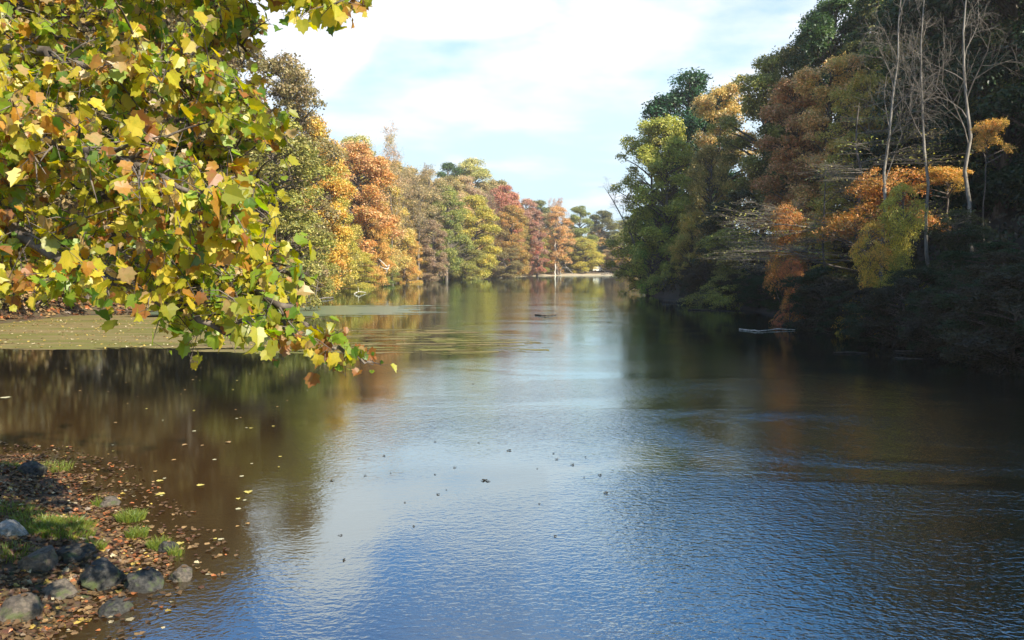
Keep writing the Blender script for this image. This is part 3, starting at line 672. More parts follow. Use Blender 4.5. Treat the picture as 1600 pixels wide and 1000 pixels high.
LIMBS = [
 limb(2.6, [(-120, 300, 6.6), (60, 385, 6.0), (190, 440, 5.6), (330, 512, 5.4), (400, 535, 5.6)], 0.10),
 limb(3.0, [(-60, 330, 7.6), (170, 392, 7.0), (300, 450, 6.4), (420, 470, 6.1), (500, 528, 6.2), (555, 556, 6.3), (585, 566, 6.3)], 0.09, 0.006),
 limb(3.6, [(-80, 200, 8.2), (130, 290, 7.6), (260, 350, 7.0), (380, 385, 6.6), (468, 440, 6.4)], 0.09),
 limb(4.2, [(-80, 110, 8.6), (140, 215, 8.2), (300, 245, 8.0), (420, 290, 7.6)], 0.09),
 limb(4.6, [(-100, 150, 6.4), (60, 220, 5.8), (220, 260, 5.4), (360, 330, 5.2)], 0.08),
 limb(5.4, [(-60, 0, 9.0), (150, 90, 8.6), (330, 150, 8.2), (440, 205, 8.0)], 0.09),
 limb(5.8, [(-60, 60, 6.8), (120, 100, 6.4), (260, 110, 6.2), (370, 150, 6.0)], 0.08),
 limb(6.6, [(-60, -100, 8.8), (160, -30, 8.4), (330, 20, 8.0), (385, 80, 7.9)], 0.08),
 limb(7.2, [(-60, -160, 7.0), (180, -110, 6.6), (380, -60, 6.4), (470, -25, 6.4), (520, 15, 6.4)], 0.08, 0.006),
 limb(8.6, [(-200, -300, 7.5), (100, -260, 7.0), (360, -200, 6.6), (530, -110, 6.6), (545, -30, 6.6)], 0.08, 0.006),
 limb(7.8, [(-260, -80, 10), (-40, 20, 10.5), (150, 40, 10.5), (300, 90, 10.5)], 0.09),
 limb(9.5, [(-160, -420, 7.6), (300, -520, 7.0), (800, -560, 6.4), (1150, -520, 6.4)], 0.11),  # this and the next two: unseen limbs added to shade the near bank
 limb(10.2, [(-100, -500, 8.6), (400, -420, 8.4), (760, -330, 8.2), (1050, -360, 8.0)], 0.11),
 limb(8.9, [(-100, -380, 6.4), (300, -560, 5.4), (700, -640, 5.0), (1050, -660, 5.0)], 0.10),
 limb(3.4, [(-260, 330, 9.6), (-60, 380, 10.2), (100, 400, 10.2), (230, 430, 10)], 0.08),
]
LP = np.concatenate(LIMBS[:]); LN = np.concatenate([np.full(len(l), i) for i, l in enumerate(LIMBS)])
LS = np.concatenate([np.arange(len(l)) for l in LIMBS])
REG = [(-260, -320), (545, -320), (548, -10), (525, 38), (470, 22), (405, 45), (372, 75), (400, 120), (415, 150), (435, 195), (445, 240), (420, 275), (425, 330), (458, 390), (458, 435), (430, 465), (490, 515),
       (455, 532), (400, 528), (330, 522), (240, 474), (120, 462), (-60, 470), (-260, 465)]
DEN = []
def spray(c, dist, nl, hint=None, size=0.108, dark=0.0):
    """a twig from the nearest limb to c, with leaves round its outer half"""
    j = int(np.argmin(np.linalg.norm(LP-c, axis=1))); i0 = max(0, LS[j]-rng.randint(1, 4)); a = LIMBS[LN[j]][i0]
    L = np.linalg.norm(c-a); mid = (a+c)/2+np.array([0, 0, 0.14*L])+rng.normal(size=3)*0.06*L
    q = np.linspace(0, 1, 7)[:, None]; pts = (1-q)**2*a+2*q*(1-q)*mid+q*q*c
    br.tube(pts, np.linspace(0.010+0.005*min(L, 2), 0.003, 7), 5)
    for k in range(max(2, nl//7)):
        s = pts[rng.randint(2, 7)]; e = s+rng.normal(size=3)*dist*0.7
        br.tube(np.array([s, (s+e)/2+np.array([0, 0, 0.03]), e]), [0.005, 0.004, 0.002], 3)
        m = max(2, int(nl/max(2, nl//7)))
        f = rng.rand(m)[:, None]; b0 = s*(1-f)+e*f
        off = rng.normal(size=(m, 3))*0.05
        tips = np.array([0, 0, -0.75])+rng.normal(size=(m, 3))*0.62
        nr = rng.normal(size=(m, 3))*0.8+np.array(SUN_DIR)*0.9
        sz = size*(0.35+0.95*rng.rand(m)**1.4)
        for s_, e_ in zip(b0, b0+off): br.tube(np.array([s_, e_]), [0.0022, 0.0015], 3)
        k_ = lobed(lv, b0+off, tips, nr, sz, rng, 0.5)
        pal = LEAFPAL[rng.choice(len(LEAFPAL), m, p=(LEAFW if hint is None else hint)/np.sum(LEAFW if hint is None else hint))]*(0.95+0.35*rng.rand(m))[:, None]
        DEN.append(np.repeat(np.c_[pal, np.ones(m)], k_, 0))
warm = np.array([0.2, 0.3, 0.08, 0.05, 0.15, 0.08, 0.12, 0.1]); grn = np.array([0.25, 0.12, 0.3, 0.15, 0.03, 0.02, 0.03, 0.25]); drk = np.array([0.05, 0.02, 0.15, 0.3, 0.05, 0.35, 0.05, 0.1])
cnt = 0
while cnt < 1500:
    px, py = rng.uniform(-260, 550), rng.uniform(-320, 560)
    if not inpoly(px, py, REG): continue
    if px > 360 and py < 110 and inpoly(px, py, [(372, 45), (560, 45), (560, 140), (425, 140), (395, 100)]): continue
    c0 = P(px, py, 7.0); c0 = np.array(c0)-bz
    # depth: near one of the limbs in the picture plane, at that limb's own distance
    u = (LP+bz); pxy = np.stack([800+F*u[:, 0]/u[:, 1], 415+F*(CAM_H-u[:, 2])/u[:, 1]], 1)
    dd = np.hypot(pxy[:, 0]-px, pxy[:, 1]-py); j = rng.choice(np.argsort(dd)[:14])
    Y = u[j, 1]+rng.normal()*0.35
    if dd[j] > 260 or Y < 4.4: continue
    c = np.array(P(px, py, Y))-bz
    hint = [None, warm, grn][rng.randint(3)]
    if py > 430 and px > 250: hint = grn if rng.rand() < 0.6 else None
    spray(c, 0.22, rng.randint(10, 26), hint); cnt += 1
for px, py, Y, nl, h in [(495, 530, 6.2, 7, warm), (485, 520, 6.2, 6, warm), (525, 545, 6.25, 14, drk), (548, 553, 6.3, 12, drk), (540, 560, 6.3, 12, drk), (572, 558, 6.3, 7, drk), (515, 555, 6.2, 12, drk), (510, 450, 6.4, 5, drk),
                          (500, 452, 6.4, 3, None), (480, 10, 6.4, 9, warm), (505, 12, 6.4, 10, grn), (460, 4, 6.4, 7, None), (440, -6, 6.4, 8, warm), (515, 22, 6.4, 4, grn), (540, -6, 6.6, 3, drk), (422, 30, 7.6, 5, drk), (400, 35, 7.8, 8, warm),
                          (450, 225, 7.8, 8, warm), (462, 235, 7.8, 6, grn), (435, 200, 7.9, 8, warm), (470, 395, 6.4, 4, warm), (595, 569, 6.35, 1, drk)]:
    spray(np.array(P(px, py, Y))-bz, 0.12 if nl > 1 else 0.02, nl, h, size=0.15 if (h is not drk) else 0.10)
for k in range(40):     # unseen crown above the frame, added to shade the near bank
    l = LIMBS[len(LIMBS)-2-rng.randint(3)]; b0 = l[rng.randint(len(l)//2, len(l))]
    c = b0+rng.normal(size=3)*np.array([0.7, 0.6, 0.35]); w_ = c+bz
    if w_[2] < CAM_H+0.36*w_[1]+0.15: continue
    spray(c, 0.25, rng.randint(10, 22), None)
o1 = link('trunk', tk.mesh('trunk', M_BARK), root); o2 = link('branches', br.mesh('branches', M_BARK), root)
o3 = link('foliage', lv.mesh('foliage', M_LEAF, {'leafcol': ('FLOAT_COLOR', np.concatenate(DEN))}), root)
at = o3.data.attributes.new('rim', 'FLOAT', 'POINT'); at.data.foreach_set('value', np.concatenate(RIM).astype(np.float32))

# ------------------------------------------------------------------ near bank: rocks, litter, grass
def ground_hit(px, py):
    y = 4.0
    while y < 200:
        p = P(px, py, y)
        if p.z < max(H1(p.x, p.y), 0.0): return p
        y += 0.05
    return p
import bmesh
from mathutils import noise as mn
def rock_mat(name, c1, c2, moss):
    m, t, o = newmat(name); tcn = N(t, 'ShaderNodeTexCoord')
    n1 = N(t, 'ShaderNodeTexNoise', i_Scale=5.0, i_Detail=8.0, i_Roughness=0.65); n2 = N(t, 'ShaderNodeTexNoise', i_Scale=2.2, i_Detail=4.0)
    t.links.new(tcn.outputs['Object'], n1.inputs[0]); t.links.new(tcn.outputs['Object'], n2.inputs[0])
    c = mixc(t, mapr(t, n1.outputs[0], 0.35, 0.65), c1, c2)
    c = mixc(t, mapr(t, n2.outputs[0], 0.58-moss*0.2, 0.85-moss*0.2), c, (0.06, 0.08, 0.02))
    p = N(t, 'ShaderNodeBsdfPrincipled', i_Roughness=0.8); t.links.new(c, p.inputs['Base Color'])
    b = N(t, 'ShaderNodeBump', i_Strength=0.7, i_Distance=0.03); t.links.new(n1.outputs[0], b.inputs['Height']); t.links.new(b.outputs[0], p.inputs['Normal'])
    t.links.new(p.outputs[0], o.inputs[0]); return m
RM = [rock_mat('pale_rock', (0.17, 0.16, 0.14), (0.36, 0.34, 0.30), 0.2), rock_mat('brown_rock', (0.05, 0.042, 0.032), (0.13, 0.105, 0.08), 0.5), rock_mat('dark_wet_rock', (0.016, 0.016, 0.015), (0.055, 0.052, 0.046), 0.4)]
ROCKS = [(12, 838, 60, 0, 'pale whitish rock at the left edge above the other stones'), (62, 884, 70, 1, 'grey-brown rock under the pale whitish one'),
         (118, 872, 60, 2, 'mossy dark rock between the grass and the largest stone'), (160, 908, 92, 2, 'largest dark rounded rock on the near bank'),
         (230, 918, 62, 2, 'black wet rock right of the largest stone at the water'), (284, 902, 46, 1, 'flat grey stone right of the black wet rock, nearest to the water'),
         (96, 930, 60, 1, 'brown rock half buried in leaves below the grey-brown one'), (30, 960, 76, 1, 'brown rock at the left edge near the bottom'),
         (185, 955, 52, 2, 'small dark rock at the bottom of the near bank below the largest stone'), (45, 742, 46, 2, 'small dark stone at the back of the near bank'),
         (170, 790, 36, 1, 'small brown stone by the upper grass tuft'), (262, 860, 34, 2, 'small dark stone among leaves beside the lower grass tuft')]
ONROCK = []
for i, (px, py, w_, mi, lab) in enumerate(ROCKS):
    p = ground_hit(px, py); s_ = w_/F*p.y*0.5
    rc_ = random.Random(i*13+5); CUT = [(Vector((rc_.gauss(0, 1), rc_.gauss(0, 1), rc_.gauss(0.3, 0.8))).normalized(), rc_.uniform(0.45, 0.75)) for _ in range(11)]
    bm = bmesh.new(); bmesh.ops.create_icosphere(bm, subdivisions=5, radius=1.0)
    off = Vector((i*7.3, i*3.1, 0))
    for v in bm.verts:
        d = v.co.normalized(); k = 0.80+0.42*mn.noise(d*1.1+off)+0.16*mn.noise(d*2.6+off)+0.05*mn.noise(d*7+off)
        v.co = d*k
        for n_, h_ in CUT:
            q_ = v.co.dot(n_)-h_
            if q_ > 0: v.co -= n_*q_*0.88
        v.co += d*0.03*mn.noise(d*14+off)
    me = bpy.data.meshes.new('rock'); bm.to_mesh(me); bm.free(); me.materials.append(RM[mi])
    for f in me.polygons: f.use_smooth = True
    o = link('rock', me, None, (p.x, p.y, p.z+s_*0.12)); o.scale = (s_*1.3, s_*1.15, s_*0.95)
    for v in rc_.sample(list(me.vertices), 60):
        if v.normal.z > 0.8 and len(ONROCK) < 400:
            cz, sz_ = math.cos(i*1.7), math.sin(i*1.7); lx, ly = v.co.x*s_*1.3, v.co.y*s_*1.15
            if rc_.random() < 0.45: ONROCK.append((p.x+lx*cz-ly*sz_, p.y+lx*sz_+ly*cz, p.z+s_*0.12+v.co.z*s_*0.95+0.01)); o.rotation_euler = (0, 0, i*1.7)
    tag(o, lab, 'rock')

rng = np.random.RandomState(8)
def normals_at(x, y):
    e = 0.15; zx = (height(x+e, y)-height(x-e, y))/(2*e); zy = (height(x, y+e)-height(x, y-e))/(2*e)
    n = np.stack([-zx, -zy, np.ones_like(zx)], 1); return n/np.linalg.norm(n, axis=1)[:, None]
LIT = np.array([(0.17, 0.105, 0.05), (0.10, 0.06, 0.03), (0.28, 0.18, 0.08), (0.42, 0.30, 0.07), (0.38, 0.14, 0.05), (0.12, 0.06, 0.035), (0.48, 0.40, 0.24)])
def litter(name, label, x0, x1, y0, y1, n, size, dmin, dmax, w=None, wet=0.0):
    x = rng.uniform(x0, x1, n); y = rng.uniform(y0, y1, n); d = sdist(x, y)
    k = (d > dmin+1.4*(fbm(x, y, 3)-0.45)-(0.9 if dmin < 0 else 0)*(rng.rand(n) < 0.12)) & (d < dmax); k &= fbm(x*1.3+5, y*1.3, 3)+rng.rand(n)*0.35 > 0.36
    x, y = x[k], y[k]; n = len(x); z = np.maximum(height(x, y)+0.015+rng.rand(n)*0.03, 0.008+rng.rand(n)*0.004)
    land = height(x, y) > 0
    nr = normals_at(x, y); nr = np.where(land[:, None], nr+rng.normal(size=(n, 3))*0.35, np.array([0, 0, 1.0])+rng.normal(size=(n, 3))*0.02)
    if dmin < 0:
        O = np.array(ONROCK); x = np.r_[x, O[:, 0]]; y = np.r_[y, O[:, 1]]; z = np.r_[z, O[:, 2]]; nr = np.r_[nr, np.tile([0, 0, 1.0], (len(O), 1))+rng.normal(size=(len(O), 3))*0.2]; n = len(x)
    a = rng.rand(n)*6.283; tip = np.stack([np.cos(a), np.sin(a), 0*a], 1)
    mb = MB(); kk = lobed(mb, np.stack([x, y, z], 1), tip, nr, size*(0.5+0.8*rng.rand(n)), rng, 0.5)
    c = LIT[rng.choice(len(LIT), n, p=w)]*(0.6+0.6*rng.rand(n))[:, None]
    o = link(name, mb.mesh(name, M_LITTER, {'leafcol': ('FLOAT_COLOR', np.repeat(np.c_[c, np.ones(n)], kk, 0))})); tag(o, label, 'leaves', kind='stuff'); return o
litter('leaf_litter', 'brown and yellow fallen leaves covering the near bank', -14, -2.5, 7, 19.5, 60000, 0.07, -0.35, 12, [0.34, 0.24, 0.10, 0.04, 0.10, 0.16, 0.02])
litter('leaf_litter', 'pinkish brown fallen leaves on the far left bank behind the green scum', -50, -30, 44, 80, 9000, 0.42, 0.3, 10, [0.3, 0.15, 0.25, 0.02, 0.2, 0.06, 0.02])
M_GRASS = foliage_mat('grass_blades', 0.4, True)
mb = MB(); gc = []
for px, py, rad, n in [(95, 835, 0.42, 1500), (60, 822, 0.35, 900), (115, 822, 0.28, 900), (205, 812, 0.20, 900), (215, 838, 0.14, 420), (145, 858, 0.16, 350), (160, 790, 0.14, 200), (250, 856, 0.16, 450), (70, 735, 0.5, 500), (20, 800, 0.4, 500), (10, 730, 0.5, 400), (275, 868, 0.1, 120), (20, 870, 0.25, 250)]:
    p = ground_hit(px, py)
    r = rad*np.sqrt(rng.rand(n)); a = rng.rand(n)*6.283; x = p.x+r*np.cos(a); y = p.y+r*np.sin(a)
    z = np.maximum(height(x, y), 0)-0.01; h = (0.05+0.11*rng.rand(n)); b_ = rng.rand(n)*6.283; wd = 0.0035+0.003*rng.rand(n)
    s = np.stack([np.cos(b_), np.sin(b_), 0*b_], 1)*wd[:, None]; ln = np.stack([np.cos(a+rng.normal(size=n)), np.sin(a+rng.normal(size=n)), 0*a], 1)*(h*0.6)[:, None]
    q = np.stack([x, y, z], 1); up = np.array([0, 0, 1.0])*h[:, None]
    V = np.stack([q-s, q+s, q+up*0.6+ln*0.35+s*0.7, q+up*0.6+ln*0.35-s*0.7, q+up+ln], 1)
    mb.add(V[:, :4].reshape(-1, 3), np.arange(n*4).reshape(n, 4), False); c = np.array([(0.12, 0.20, 0.03)])*(0.6+0.8*rng.rand(n))[:, None]+rng.rand(n)[:, None]*np.array([0.10, 0.03, 0.0]); gc.append(c)
    mb.add(V[:, 2:].reshape(-1, 3), np.arange(n*3).reshape(n, 3), False); gc.append(c)
o = link('grass', mb.mesh('grass', M_GRASS, {'leafcol': ('FLOAT_COLOR', np.concatenate([np.c_[c, np.ones(len(c))] for c in gc]))})); tag(o, 'green grass tufts on the near bank', 'grass', kind='stuff')

# ------------------------------------------------------------------ algae film on the water
m, t, o = newmat('algae_film'); tcn = N(t, 'ShaderNodeTexCoord')
mp = N(t, 'ShaderNodeMapping'); mp.inputs['Scale'].default_value = (0.12, 0.75, 1); t.links.new(tcn.outputs['Object'], mp.inputs[0])
n1 = N(t, 'ShaderNodeTexNoise', i_Scale=1.0, i_Detail=6.0, i_Roughness=0.6); t.links.new(mp.outputs[0], n1.inputs[0])
n2 = N(t, 'ShaderNodeTexNoise', i_Scale=14.0, i_Detail=3.0); t.links.new(tcn.outputs['Object'], n2.inputs[0])
c = mixc(t, mapr(t, n1.outputs[0], 0.36, 0.64), (0.235, 0.175, 0.08), (0.16, 0.155, 0.04))
c = mixc(t, mapr(t, n2.outputs[0], 0.62, 0.72), c, (0.30, 0.26, 0.16))
n3 = N(t, 'ShaderNodeTexNoise', i_Scale=2.6, i_Detail=8.0, i_Roughness=0.75); t.links.new(mp.outputs[0], n3.inputs[0])
c = mixc(t, mapr(t, n3.outputs[0], 0.46, 0.36), c, (0.09, 0.075, 0.03))
p = N(t, 'ShaderNodeBsdfPrincipled', i_Roughness=0.9); p.inputs['Specular IOR Level'].default_value = 0.1; t.links.new(c, p.inputs['Base Color']); t.links.new(p.outputs[0], o.inputs[0]); M_ALG = m
def alg_keep(kind):
    def f(C):
        x, y = C[:, 0], C[:, 1]; px, py = pix(x, y); nz = fbm(x*0.22+7, y*1.1, 5)-0.47; n3 = fbm(x*0.8+2, y*4.0, 4)-0.47
        if kind == 0:
            lo = 38.0+nz*9+n3*5; right = -8.8-(y-38)*0.62+nz*9
            k = (y > lo) & (x < right+n3*5) & (y < 64) & (n3+0.10*(y-lo) > -0.06)
            s1 = (np.abs(y-(37.2+nz*3+0.04*(x+8))) < 0.35+n3*2.2) & (x > -12) & (x < 1.7)
            s2 = (np.abs(y-(45+nz*5-0.05*x)) < 0.25+n3*2.5) & (x > -6) & (x < -1.0)
            s3 = (np.abs(y-(40+nz*5)) < 0.1+n3*2.5) & (x > -6) & (x < 1.0)
            s4 = (y > 36.5+nz*6) & (y < 51+nz*8) & (x < 1.2-np.abs(y-39)*0.45+nz*9) & (x > -13) & (n3 > 0.045)
            return k | s1 | s2 | s3 | s4
        return (np.abs(y-72) < 8+nz*12+n3*4) & (x < -9+nz*12) & (x > -31)
    return f
o = link('algae_film', gridmesh('algae_film', np.arange(-38, 3, 0.14), np.arange(35, 66, 0.11), 0.006, M_ALG, keep=alg_keep(0))); tag(o, 'flat olive-brown algae scum spread over the calm water on the left', 'algae', kind='stuff')
m, t, o = newmat('pale_algae_film')
p = N(t, 'ShaderNodeBsdfPrincipled', i_Roughness=0.3); p.inputs['Base Color'].default_value = (0.16, 0.21, 0.13, 1); t.links.new(p.outputs[0], o.inputs[0])
o = link('algae_film', gridmesh('algae_film', np.arange(-32, -4, 0.3), np.arange(60, 88, 0.25), 0.006, m, keep=alg_keep(1))); tag(o, 'pale grey-green algae patch beyond the branch tip', 'algae', kind='stuff')

x = rng.uniform(-36, -9, 1500); y = rng.uniform(38.5, 60, 1500); k = alg_keep(0)(np.stack([x, y, 0*x], 1)); x, y = x[k], y[k]; n = len(x); mb = MB()
kk = lobed(mb, np.stack([x, y, 0*x+0.02], 1), np.stack([np.cos(x*9), np.sin(x*9), 0*x], 1), np.tile([0, 0, 1.0], (n, 1))+rng.normal(size=(n, 3))*0.1, 0.07+0.10*rng.rand(n), rng, 0.5)
o = link('leaf_litter', mb.mesh('leaf_litter', M_LITTER, {'leafcol': ('FLOAT_COLOR', np.repeat(np.c_[LIT[rng.choice([2, 3, 6], n)]*1.2, np.ones(n)], kk, 0))})); tag(o, 'pale fallen leaves speckling the green scum', 'leaves', kind='stuff')
# ------------------------------------------------------------------ things floating on the lake
def leafcol(me, c):
    at = me.attributes.new('leafcol', 'FLOAT_COLOR', 'FACE'); at.data.foreach_set('color', np.tile([*c, 1.0], len(me.polygons)).astype(np.float32))
def one_leaf(c, seed, curl=0.3):
    r = np.random.RandomState(seed); mb = MB(); lobed(mb, np.zeros((1, 3)), np.array([[1.0, 0, 0.03]]), np.array([[0, 0, 1.0]]), np.array([1.0]), r, curl)
    me = mb.mesh('floating_leaf', M_LITTER); leafcol(me, c); return me
FL = [one_leaf(c, i) for i, c in enumerate([(0.55, 0.45, 0.12), (0.42, 0.26, 0.10), (0.55, 0.50, 0.30), (0.34, 0.22, 0.10)])]
spots = [(257, 771, 0.16), (388, 767, 0.15), (310, 759, 0.14), (305, 853, 0.13), (283, 847, 0.12), (247, 752, 0.13), (292, 694, 0.13), (275, 718, 0.1), (8, 620, 0.3), (355, 690, 0.14)]
rr = random.Random(4)
while len(spots) < 70:
    px, py = rr.uniform(90, 540), rr.uniform(565, 880)
    if inpoly(px, py, [(0, 565), (540, 565), (470, 650), (430, 760), (360, 860), (330, 850), (230, 775), (130, 725), (0, 700)]): spots.append((px, py, rr.uniform(0.05, 0.10)))
for px, py, s_ in spots:
    p = G(px, py, 0.012); o = link('floating_leaf', FL[rr.randrange(4)], None, p); o.scale = (s_, s_, s_*0.6); o.rotation_euler = (0, 0, rr.uniform(0, 6.28))
    tag(o, 'yellowish fallen leaf floating on the dark calm water', 'leaf', 'leaves floating on the dark water')
def clump_mesh(seed):
    r = np.random.RandomState(seed); mb = MB(); n = 9
    a = r.rand(n)*6.283; pos = np.stack([np.cos(a)*0.25, np.sin(a)*0.25, 0.05+0*a], 1); tip = np.stack([np.cos(a), np.sin(a), 0.25+0.5*r.rand(n)], 1)
    lobed(mb, pos, tip, r.normal(size=(n, 3))*0.5+np.array([0, 0, 1]), 0.4+0.5*r.rand(n), r, 0.8)
    me = mb.mesh('floating_weed', M_LITTER); leafcol(me, (0.035, 0.03, 0.02)); return me
CM = [clump_mesh(i) for i in range(4)]
for px, py, w_ in [(795, 704, 9), (946, 770, 10), (758, 751, 13), (894, 726, 8), (865, 708, 5), (870, 718, 7), (914, 714, 5), (937, 742, 8), (912, 746, 4), (711, 730, 6), (684, 772, 7), (698, 765, 4), (520, 750, 9), (571, 743, 6), (600, 712, 6), (610, 739, 4),
                   (680, 690, 5), (739, 600, 4), (868, 837, 7), (538, 875, 9), (532, 836, 7), (646, 822, 6), (633, 785, 5), (748, 692, 5), (839, 732, 4), (680, 741, 5), (560, 716, 4), (925, 666, 3), (843, 787, 5)]:
    p = G(px, py, 0.006); s_ = w_/F*p.y*0.5; o = link('floating_weed', CM[rr.randrange(4)], None, p); o.scale = (s_*1.2, s_, s_*0.6); o.rotation_euler = (0, 0, rr.uniform(0, 6.28))
    tag(o, 'small dark clump of curled leaves drifting on the open rippled water', 'floating leaves', 'dark clumps drifting on the open water')
def log(name, pts, r0, r1, mat, label, cat='log', side=0, seed=0):
    rg = np.random.RandomState(seed+40); mb = MB(); Q = np.array([list(p) for p in pts], float); base = Q[0].copy(); Q -= base
    tt = np.linspace(0, len(Q)-1, 6*len(Q)); pp = np.stack([np.interp(tt, range(len(Q)), Q[:, i]) for i in range(3)], 1)
    L = np.linalg.norm(Q[-1]-Q[0]); pp[1:-1] += rg.normal(size=(len(pp)-2, 3))*L*0.008*np.array([1, 1, 0.4])
    mb.tube(pp, np.linspace(r0, r1, len(pp))*(1+0.15*rg.normal(size=len(pp))), 8)
    for k in range(side):
        i = rg.randint(len(pp)//3, len(pp)-1); e = pp[i]+rg.normal(size=3)*L*0.10+np.array([0, 0, L*0.08])
        mb.tube(np.array([pp[i], (pp[i]+e)/2+rg.normal(size=3)*L*0.02, e]), [r1*1.2, r1*0.8, r1*0.4], 5)
    o = link(name, mb.mesh(name, mat), None, tuple(base)); tag(o, label, cat); return o
log('floating_stick', [G(1155, 514, .05), G(1185, 517, .06), G(1215, 514, .08), G(1242, 515, .05)], 0.035, 0.02, M_WHITE, 'pale floating stick on the dark water below the orange-red boughs', 'stick', 0, 1)
log('floating_log', [G(1302, 551, .03), G(1330, 550, .06), G(1355, 552, .02)], 0.03, 0.02, M_DARKW, 'short dim log at the left of the logs near the right bank', 'log', 1, 2)
log('floating_log', [G(1398, 548, .04), G(1460, 550, .07), G(1522, 554, .03)], 0.04, 0.03, M_DARKW, 'longest dim log lying in the shaded water near the right bank', 'log', 1, 3)
log('floating_log', [G(1398, 559, .03), G(1445, 561, .02)], 0.03, 0.02, M_DARKW, 'dim log just in front of the longest one', 'log', 0, 4)
log('floating_log', [G(1035, 471, .1), G(1110, 470, .2), G(1180, 473, .1)], 0.20, 0.08, M_DARKW, 'long greyish fallen trunk at the foot of the dark hollow', 'log', 4, 5)
log('floating_log', [G(1075, 484, .05), G(1160, 485, .05)], 0.06, 0.03, M_DARKW, 'thin grey log in front of the long fallen trunk', 'log', 1, 6)
log('floating_log', [G(836, 492, .03), G(853, 493, .08), G(869, 492, .03)], 0.06, 0.04, M_DARKW, 'small dark log alone in the bright open water', 'log', 0, 7)
log('fallen_branch', [P(520, 444, 150), P(565, 441, 150), P(592, 433, 149), P(604, 423, 148), P(608, 414, 148)], 0.45, 0.12, M_WHITE, 'bleached fallen branch rising from the water on the left shore', 'branch', 4, 8)
log('fallen_branch', [P(446, 468, 76), P(458, 460, 76), P(466, 451, 75.5), P(478, 444, 75)], 0.14, 0.04, M_WHITE, 'pale crooked branch on the bank right of the yellow leaves', 'branch', 4, 9)
log('fallen_branch', [G(554, 459, .05), P(560, 455.5, 112), G(572, 457, .1)], 0.10, 0.04, M_WHITE, 'small arched pale branch standing in the calm water', 'branch', 1, 10)
log('drift_branch', [G(380, 478, .1), G(430, 474, .2), G(520, 465, .1)], 0.22, 0.08, M_TWIG, 'grey driftwood along the waterline behind the yellow branch', 'driftwood', 5, 11)

# ------------------------------------------------------------------ far beach
YB = 334
def zb(x, y): return max(H1(x, y), 0)
q = P(867, 425, 316.5); z0 = zb(q.x, q.y)
log('white_trunk', [(q.x, q.y, z0-0.3), (q.x+.1, q.y, z0+6), (q.x-.1, q.y, z0+11), (q.x+.2, q.y, z0+15)], 0.30, 0.16, M_WHITE, 'straight white trunk standing at the far beach', 'tree trunk', 2, 12)
q = P(880, 425, 321); z0 = zb(q.x, q.y)
log('fallen_tree', [(q.x-1, q.y, z0-0.2), (q.x-1.3, q.y, z0+1.6), (q.x, q.y, z0+3.0), (q.x+1.4, q.y+.5, z0+2.9), (q.x+3, q.y+1.2, z0+1.5), (q.x+4.4, q.y+2, z0+0.2)], 0.32, 0.12, M_PALE, 'arched pale fallen tree at the far beach beside the white trunk', 'fallen tree', 6, 13)
for i, (px, lab) in enumerate([(842, 'pale driftwood heap under the dark red tree on the far beach'), (948, 'driftwood lying at the right part of the far beach'), (915, 'dark driftwood lying in the middle of the far beach')]):
    q = P(px, 426, YB-5+i); z0 = zb(q.x, q.y); log('driftwood', [(q.x-2.2, q.y, z0+0.2), (q.x, q.y+.3, z0+0.7), (q.x+2.0, q.y, z0+0.3)], 0.3, 0.15, M_WHITE if i == 0 else M_TWIG, lab, 'driftwood', 6, 20+i)
def simple(name, c, rough=0.5, metal=0.0):
    m, t, o = newmat(name); tcn = N(t, 'ShaderNodeTexCoord'); nz = N(t, 'ShaderNodeTexNoise', i_Scale=3.0, i_Detail=4.0); t.links.new(tcn.outputs['Object'], nz.inputs[0])
    cc = mixc(t, nz.outputs[0], tuple(v*0.85 for v in c), tuple(min(v*1.1, 0.9) for v in c))
    p = N(t, 'ShaderNodeBsdfPrincipled', i_Roughness=rough, i_Metallic=metal); t.links.new(cc, p.inputs['Base Color']); t.links.new(p.outputs[0], o.inputs[0]); return m
M_CW, M_TIRE, M_GLASS = simple('white_car_paint', (0.75, 0.75, 0.73), 0.3), simple('tyre_rubber', (0.02, 0.02, 0.02), 0.8), simple('dark_car_glass', (0.02, 0.025, 0.03), 0.1)
def prism(prof, w):
    """side profile in x-z extruded across y"""
    n = len(prof); V = [(x, -w/2, z) for x, z in prof]+[(x, w/2, z) for x, z in prof]; bm = bmesh.new(); vs = [bm.verts.new(v) for v in V]
    bm.faces.new(vs[:n]); bm.faces.new(vs[n:][::-1])
    for i in range(n): bm.faces.new([vs[i], vs[n+i], vs[n+(i+1) % n], vs[(i+1) % n]])
    bmesh.ops.recalc_face_normals(bm, faces=bm.faces); bmesh.ops.bevel(bm, geom=bm.edges[:], offset=0.04, segments=2, affect='EDGES'); return bm
def bmobj(name, bm, mat, parent, loc=(0, 0, 0)):
    me = bpy.data.meshes.new(name); bm.to_mesh(me); bm.free(); me.materials.append(mat); return link(name, me, parent, loc)
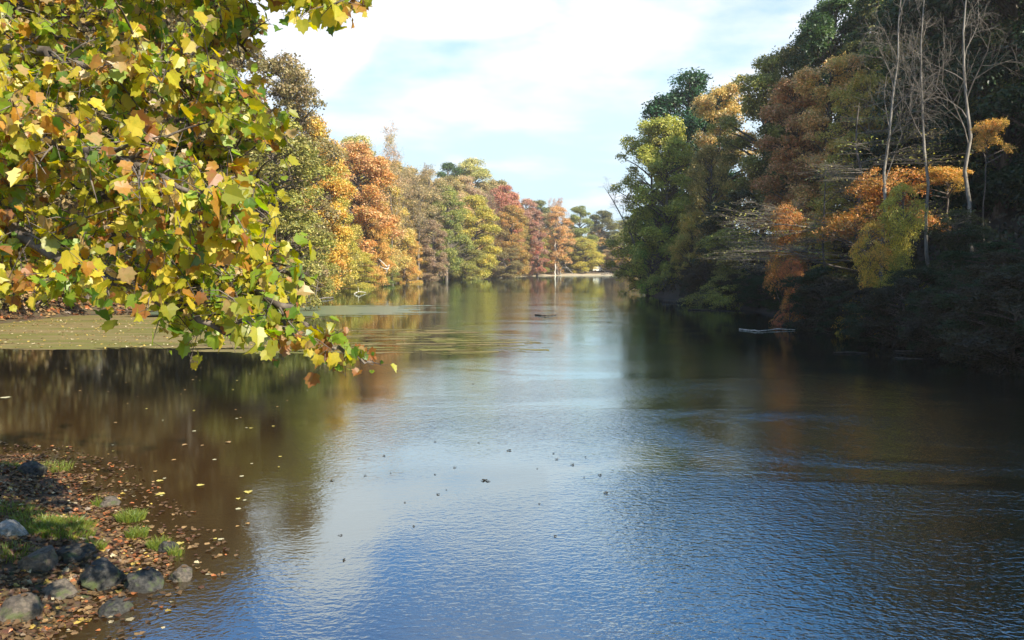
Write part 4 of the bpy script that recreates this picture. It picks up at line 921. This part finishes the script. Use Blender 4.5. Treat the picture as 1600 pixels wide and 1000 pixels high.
def car(px, yy, van, rz, lab):
    q = P(px, 415, yy); r = empty('parked_car', (q.x, q.y, zb(q.x, q.y)), rz); tag(r, lab, 'car', 'cars parked behind the far beach')
    if van: body = [(-2.4, .35), (2.4, .35), (2.4, 1.1), (2.0, 1.25), (1.5, 2.1), (-2.4, 2.15)]; win = [(1.0, 1.25), (1.85, 1.25), (1.42, 1.95), (1.0, 1.95)]
    else: body = [(-2.2, .35), (2.2, .35), (2.2, .85), (1.2, 1.0), (.6, 1.5), (-1.1, 1.5), (-1.7, 1.0), (-2.2, .95)]; win = [(-1.4, 1.0), (1.0, 1.0), (.5, 1.42), (-1.0, 1.42)]
    bmobj('body', prism(body, 1.8), M_CW, r); bmobj('window', prism(win, 1.84), M_GLASS, r)
    for wx in (-1.45, 1.45):
        for wy in (-.85, .85):
            mb = MB(); a = np.arange(16)*math.pi/8
            mb.tube(np.array([(0, -.12, 0), (0, -.11, 0), (0, .11, 0), (0, .12, 0)]), [0.02, .34, .34, 0.02], 16); link('wheel', mb.mesh('wheel', M_TIRE), r, (wx, wy, .34))
car(934, 345, True, 0.2, 'tallest white van glimpsed under the trees at the far beach'); car(947, 347, False, 1.2, 'white car right of the white van at the far beach')
car(890, 343, False, 0.1, 'white car left of the white van under the yellow-green tree'); car(853, 338, False, 0.3, 'white car glimpsed behind the dark red tree'); car(992, 345, False, 0.1, 'white car near the right end of the far beach')

# ------------------------------------------------------------------ undergrowth seen as one mass
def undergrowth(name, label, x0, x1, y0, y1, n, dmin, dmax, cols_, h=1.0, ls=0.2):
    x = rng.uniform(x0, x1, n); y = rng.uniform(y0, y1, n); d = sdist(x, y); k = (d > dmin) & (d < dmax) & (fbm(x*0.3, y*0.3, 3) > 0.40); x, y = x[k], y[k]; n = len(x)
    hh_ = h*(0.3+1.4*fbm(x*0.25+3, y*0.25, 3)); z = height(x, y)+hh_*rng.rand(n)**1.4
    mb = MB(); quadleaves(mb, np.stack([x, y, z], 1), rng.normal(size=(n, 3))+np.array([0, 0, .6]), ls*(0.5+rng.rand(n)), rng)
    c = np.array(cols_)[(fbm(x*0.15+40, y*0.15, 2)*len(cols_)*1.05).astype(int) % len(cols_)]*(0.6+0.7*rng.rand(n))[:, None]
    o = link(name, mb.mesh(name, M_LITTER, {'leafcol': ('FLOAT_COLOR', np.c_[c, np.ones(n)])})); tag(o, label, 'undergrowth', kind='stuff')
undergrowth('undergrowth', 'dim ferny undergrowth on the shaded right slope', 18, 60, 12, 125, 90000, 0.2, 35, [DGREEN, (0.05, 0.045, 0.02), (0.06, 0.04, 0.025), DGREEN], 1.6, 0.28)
undergrowth('undergrowth', 'rusty undergrowth on the left slope', -75, -8, 28, 260, 90000, 0.8, 35, [BROWN, OLIVE, SALMON, MAUVE, YGREEN], 1.4, 0.36)

# ------------------------------------------------------------------ air
m, t, o = newmat('thin_haze'); v = N(t, 'ShaderNodeVolumePrincipled'); v.inputs['Color'].default_value = (1.0, 0.97, 0.94, 1); v.inputs['Density'].default_value = 0.0003; v.inputs['Anisotropy'].default_value = 0.2
t.links.new(v.outputs[0], o.inputs['Volume'])
bm = bmesh.new(); bmesh.ops.create_cube(bm, size=1.0)
o = bmobj('haze', bm, m, None); o.location = (0, 1250, 28); o.scale = (5400, 7000, 64)
tag(o, 'thin pale haze in the air over the lake', 'haze', kind='stuff')
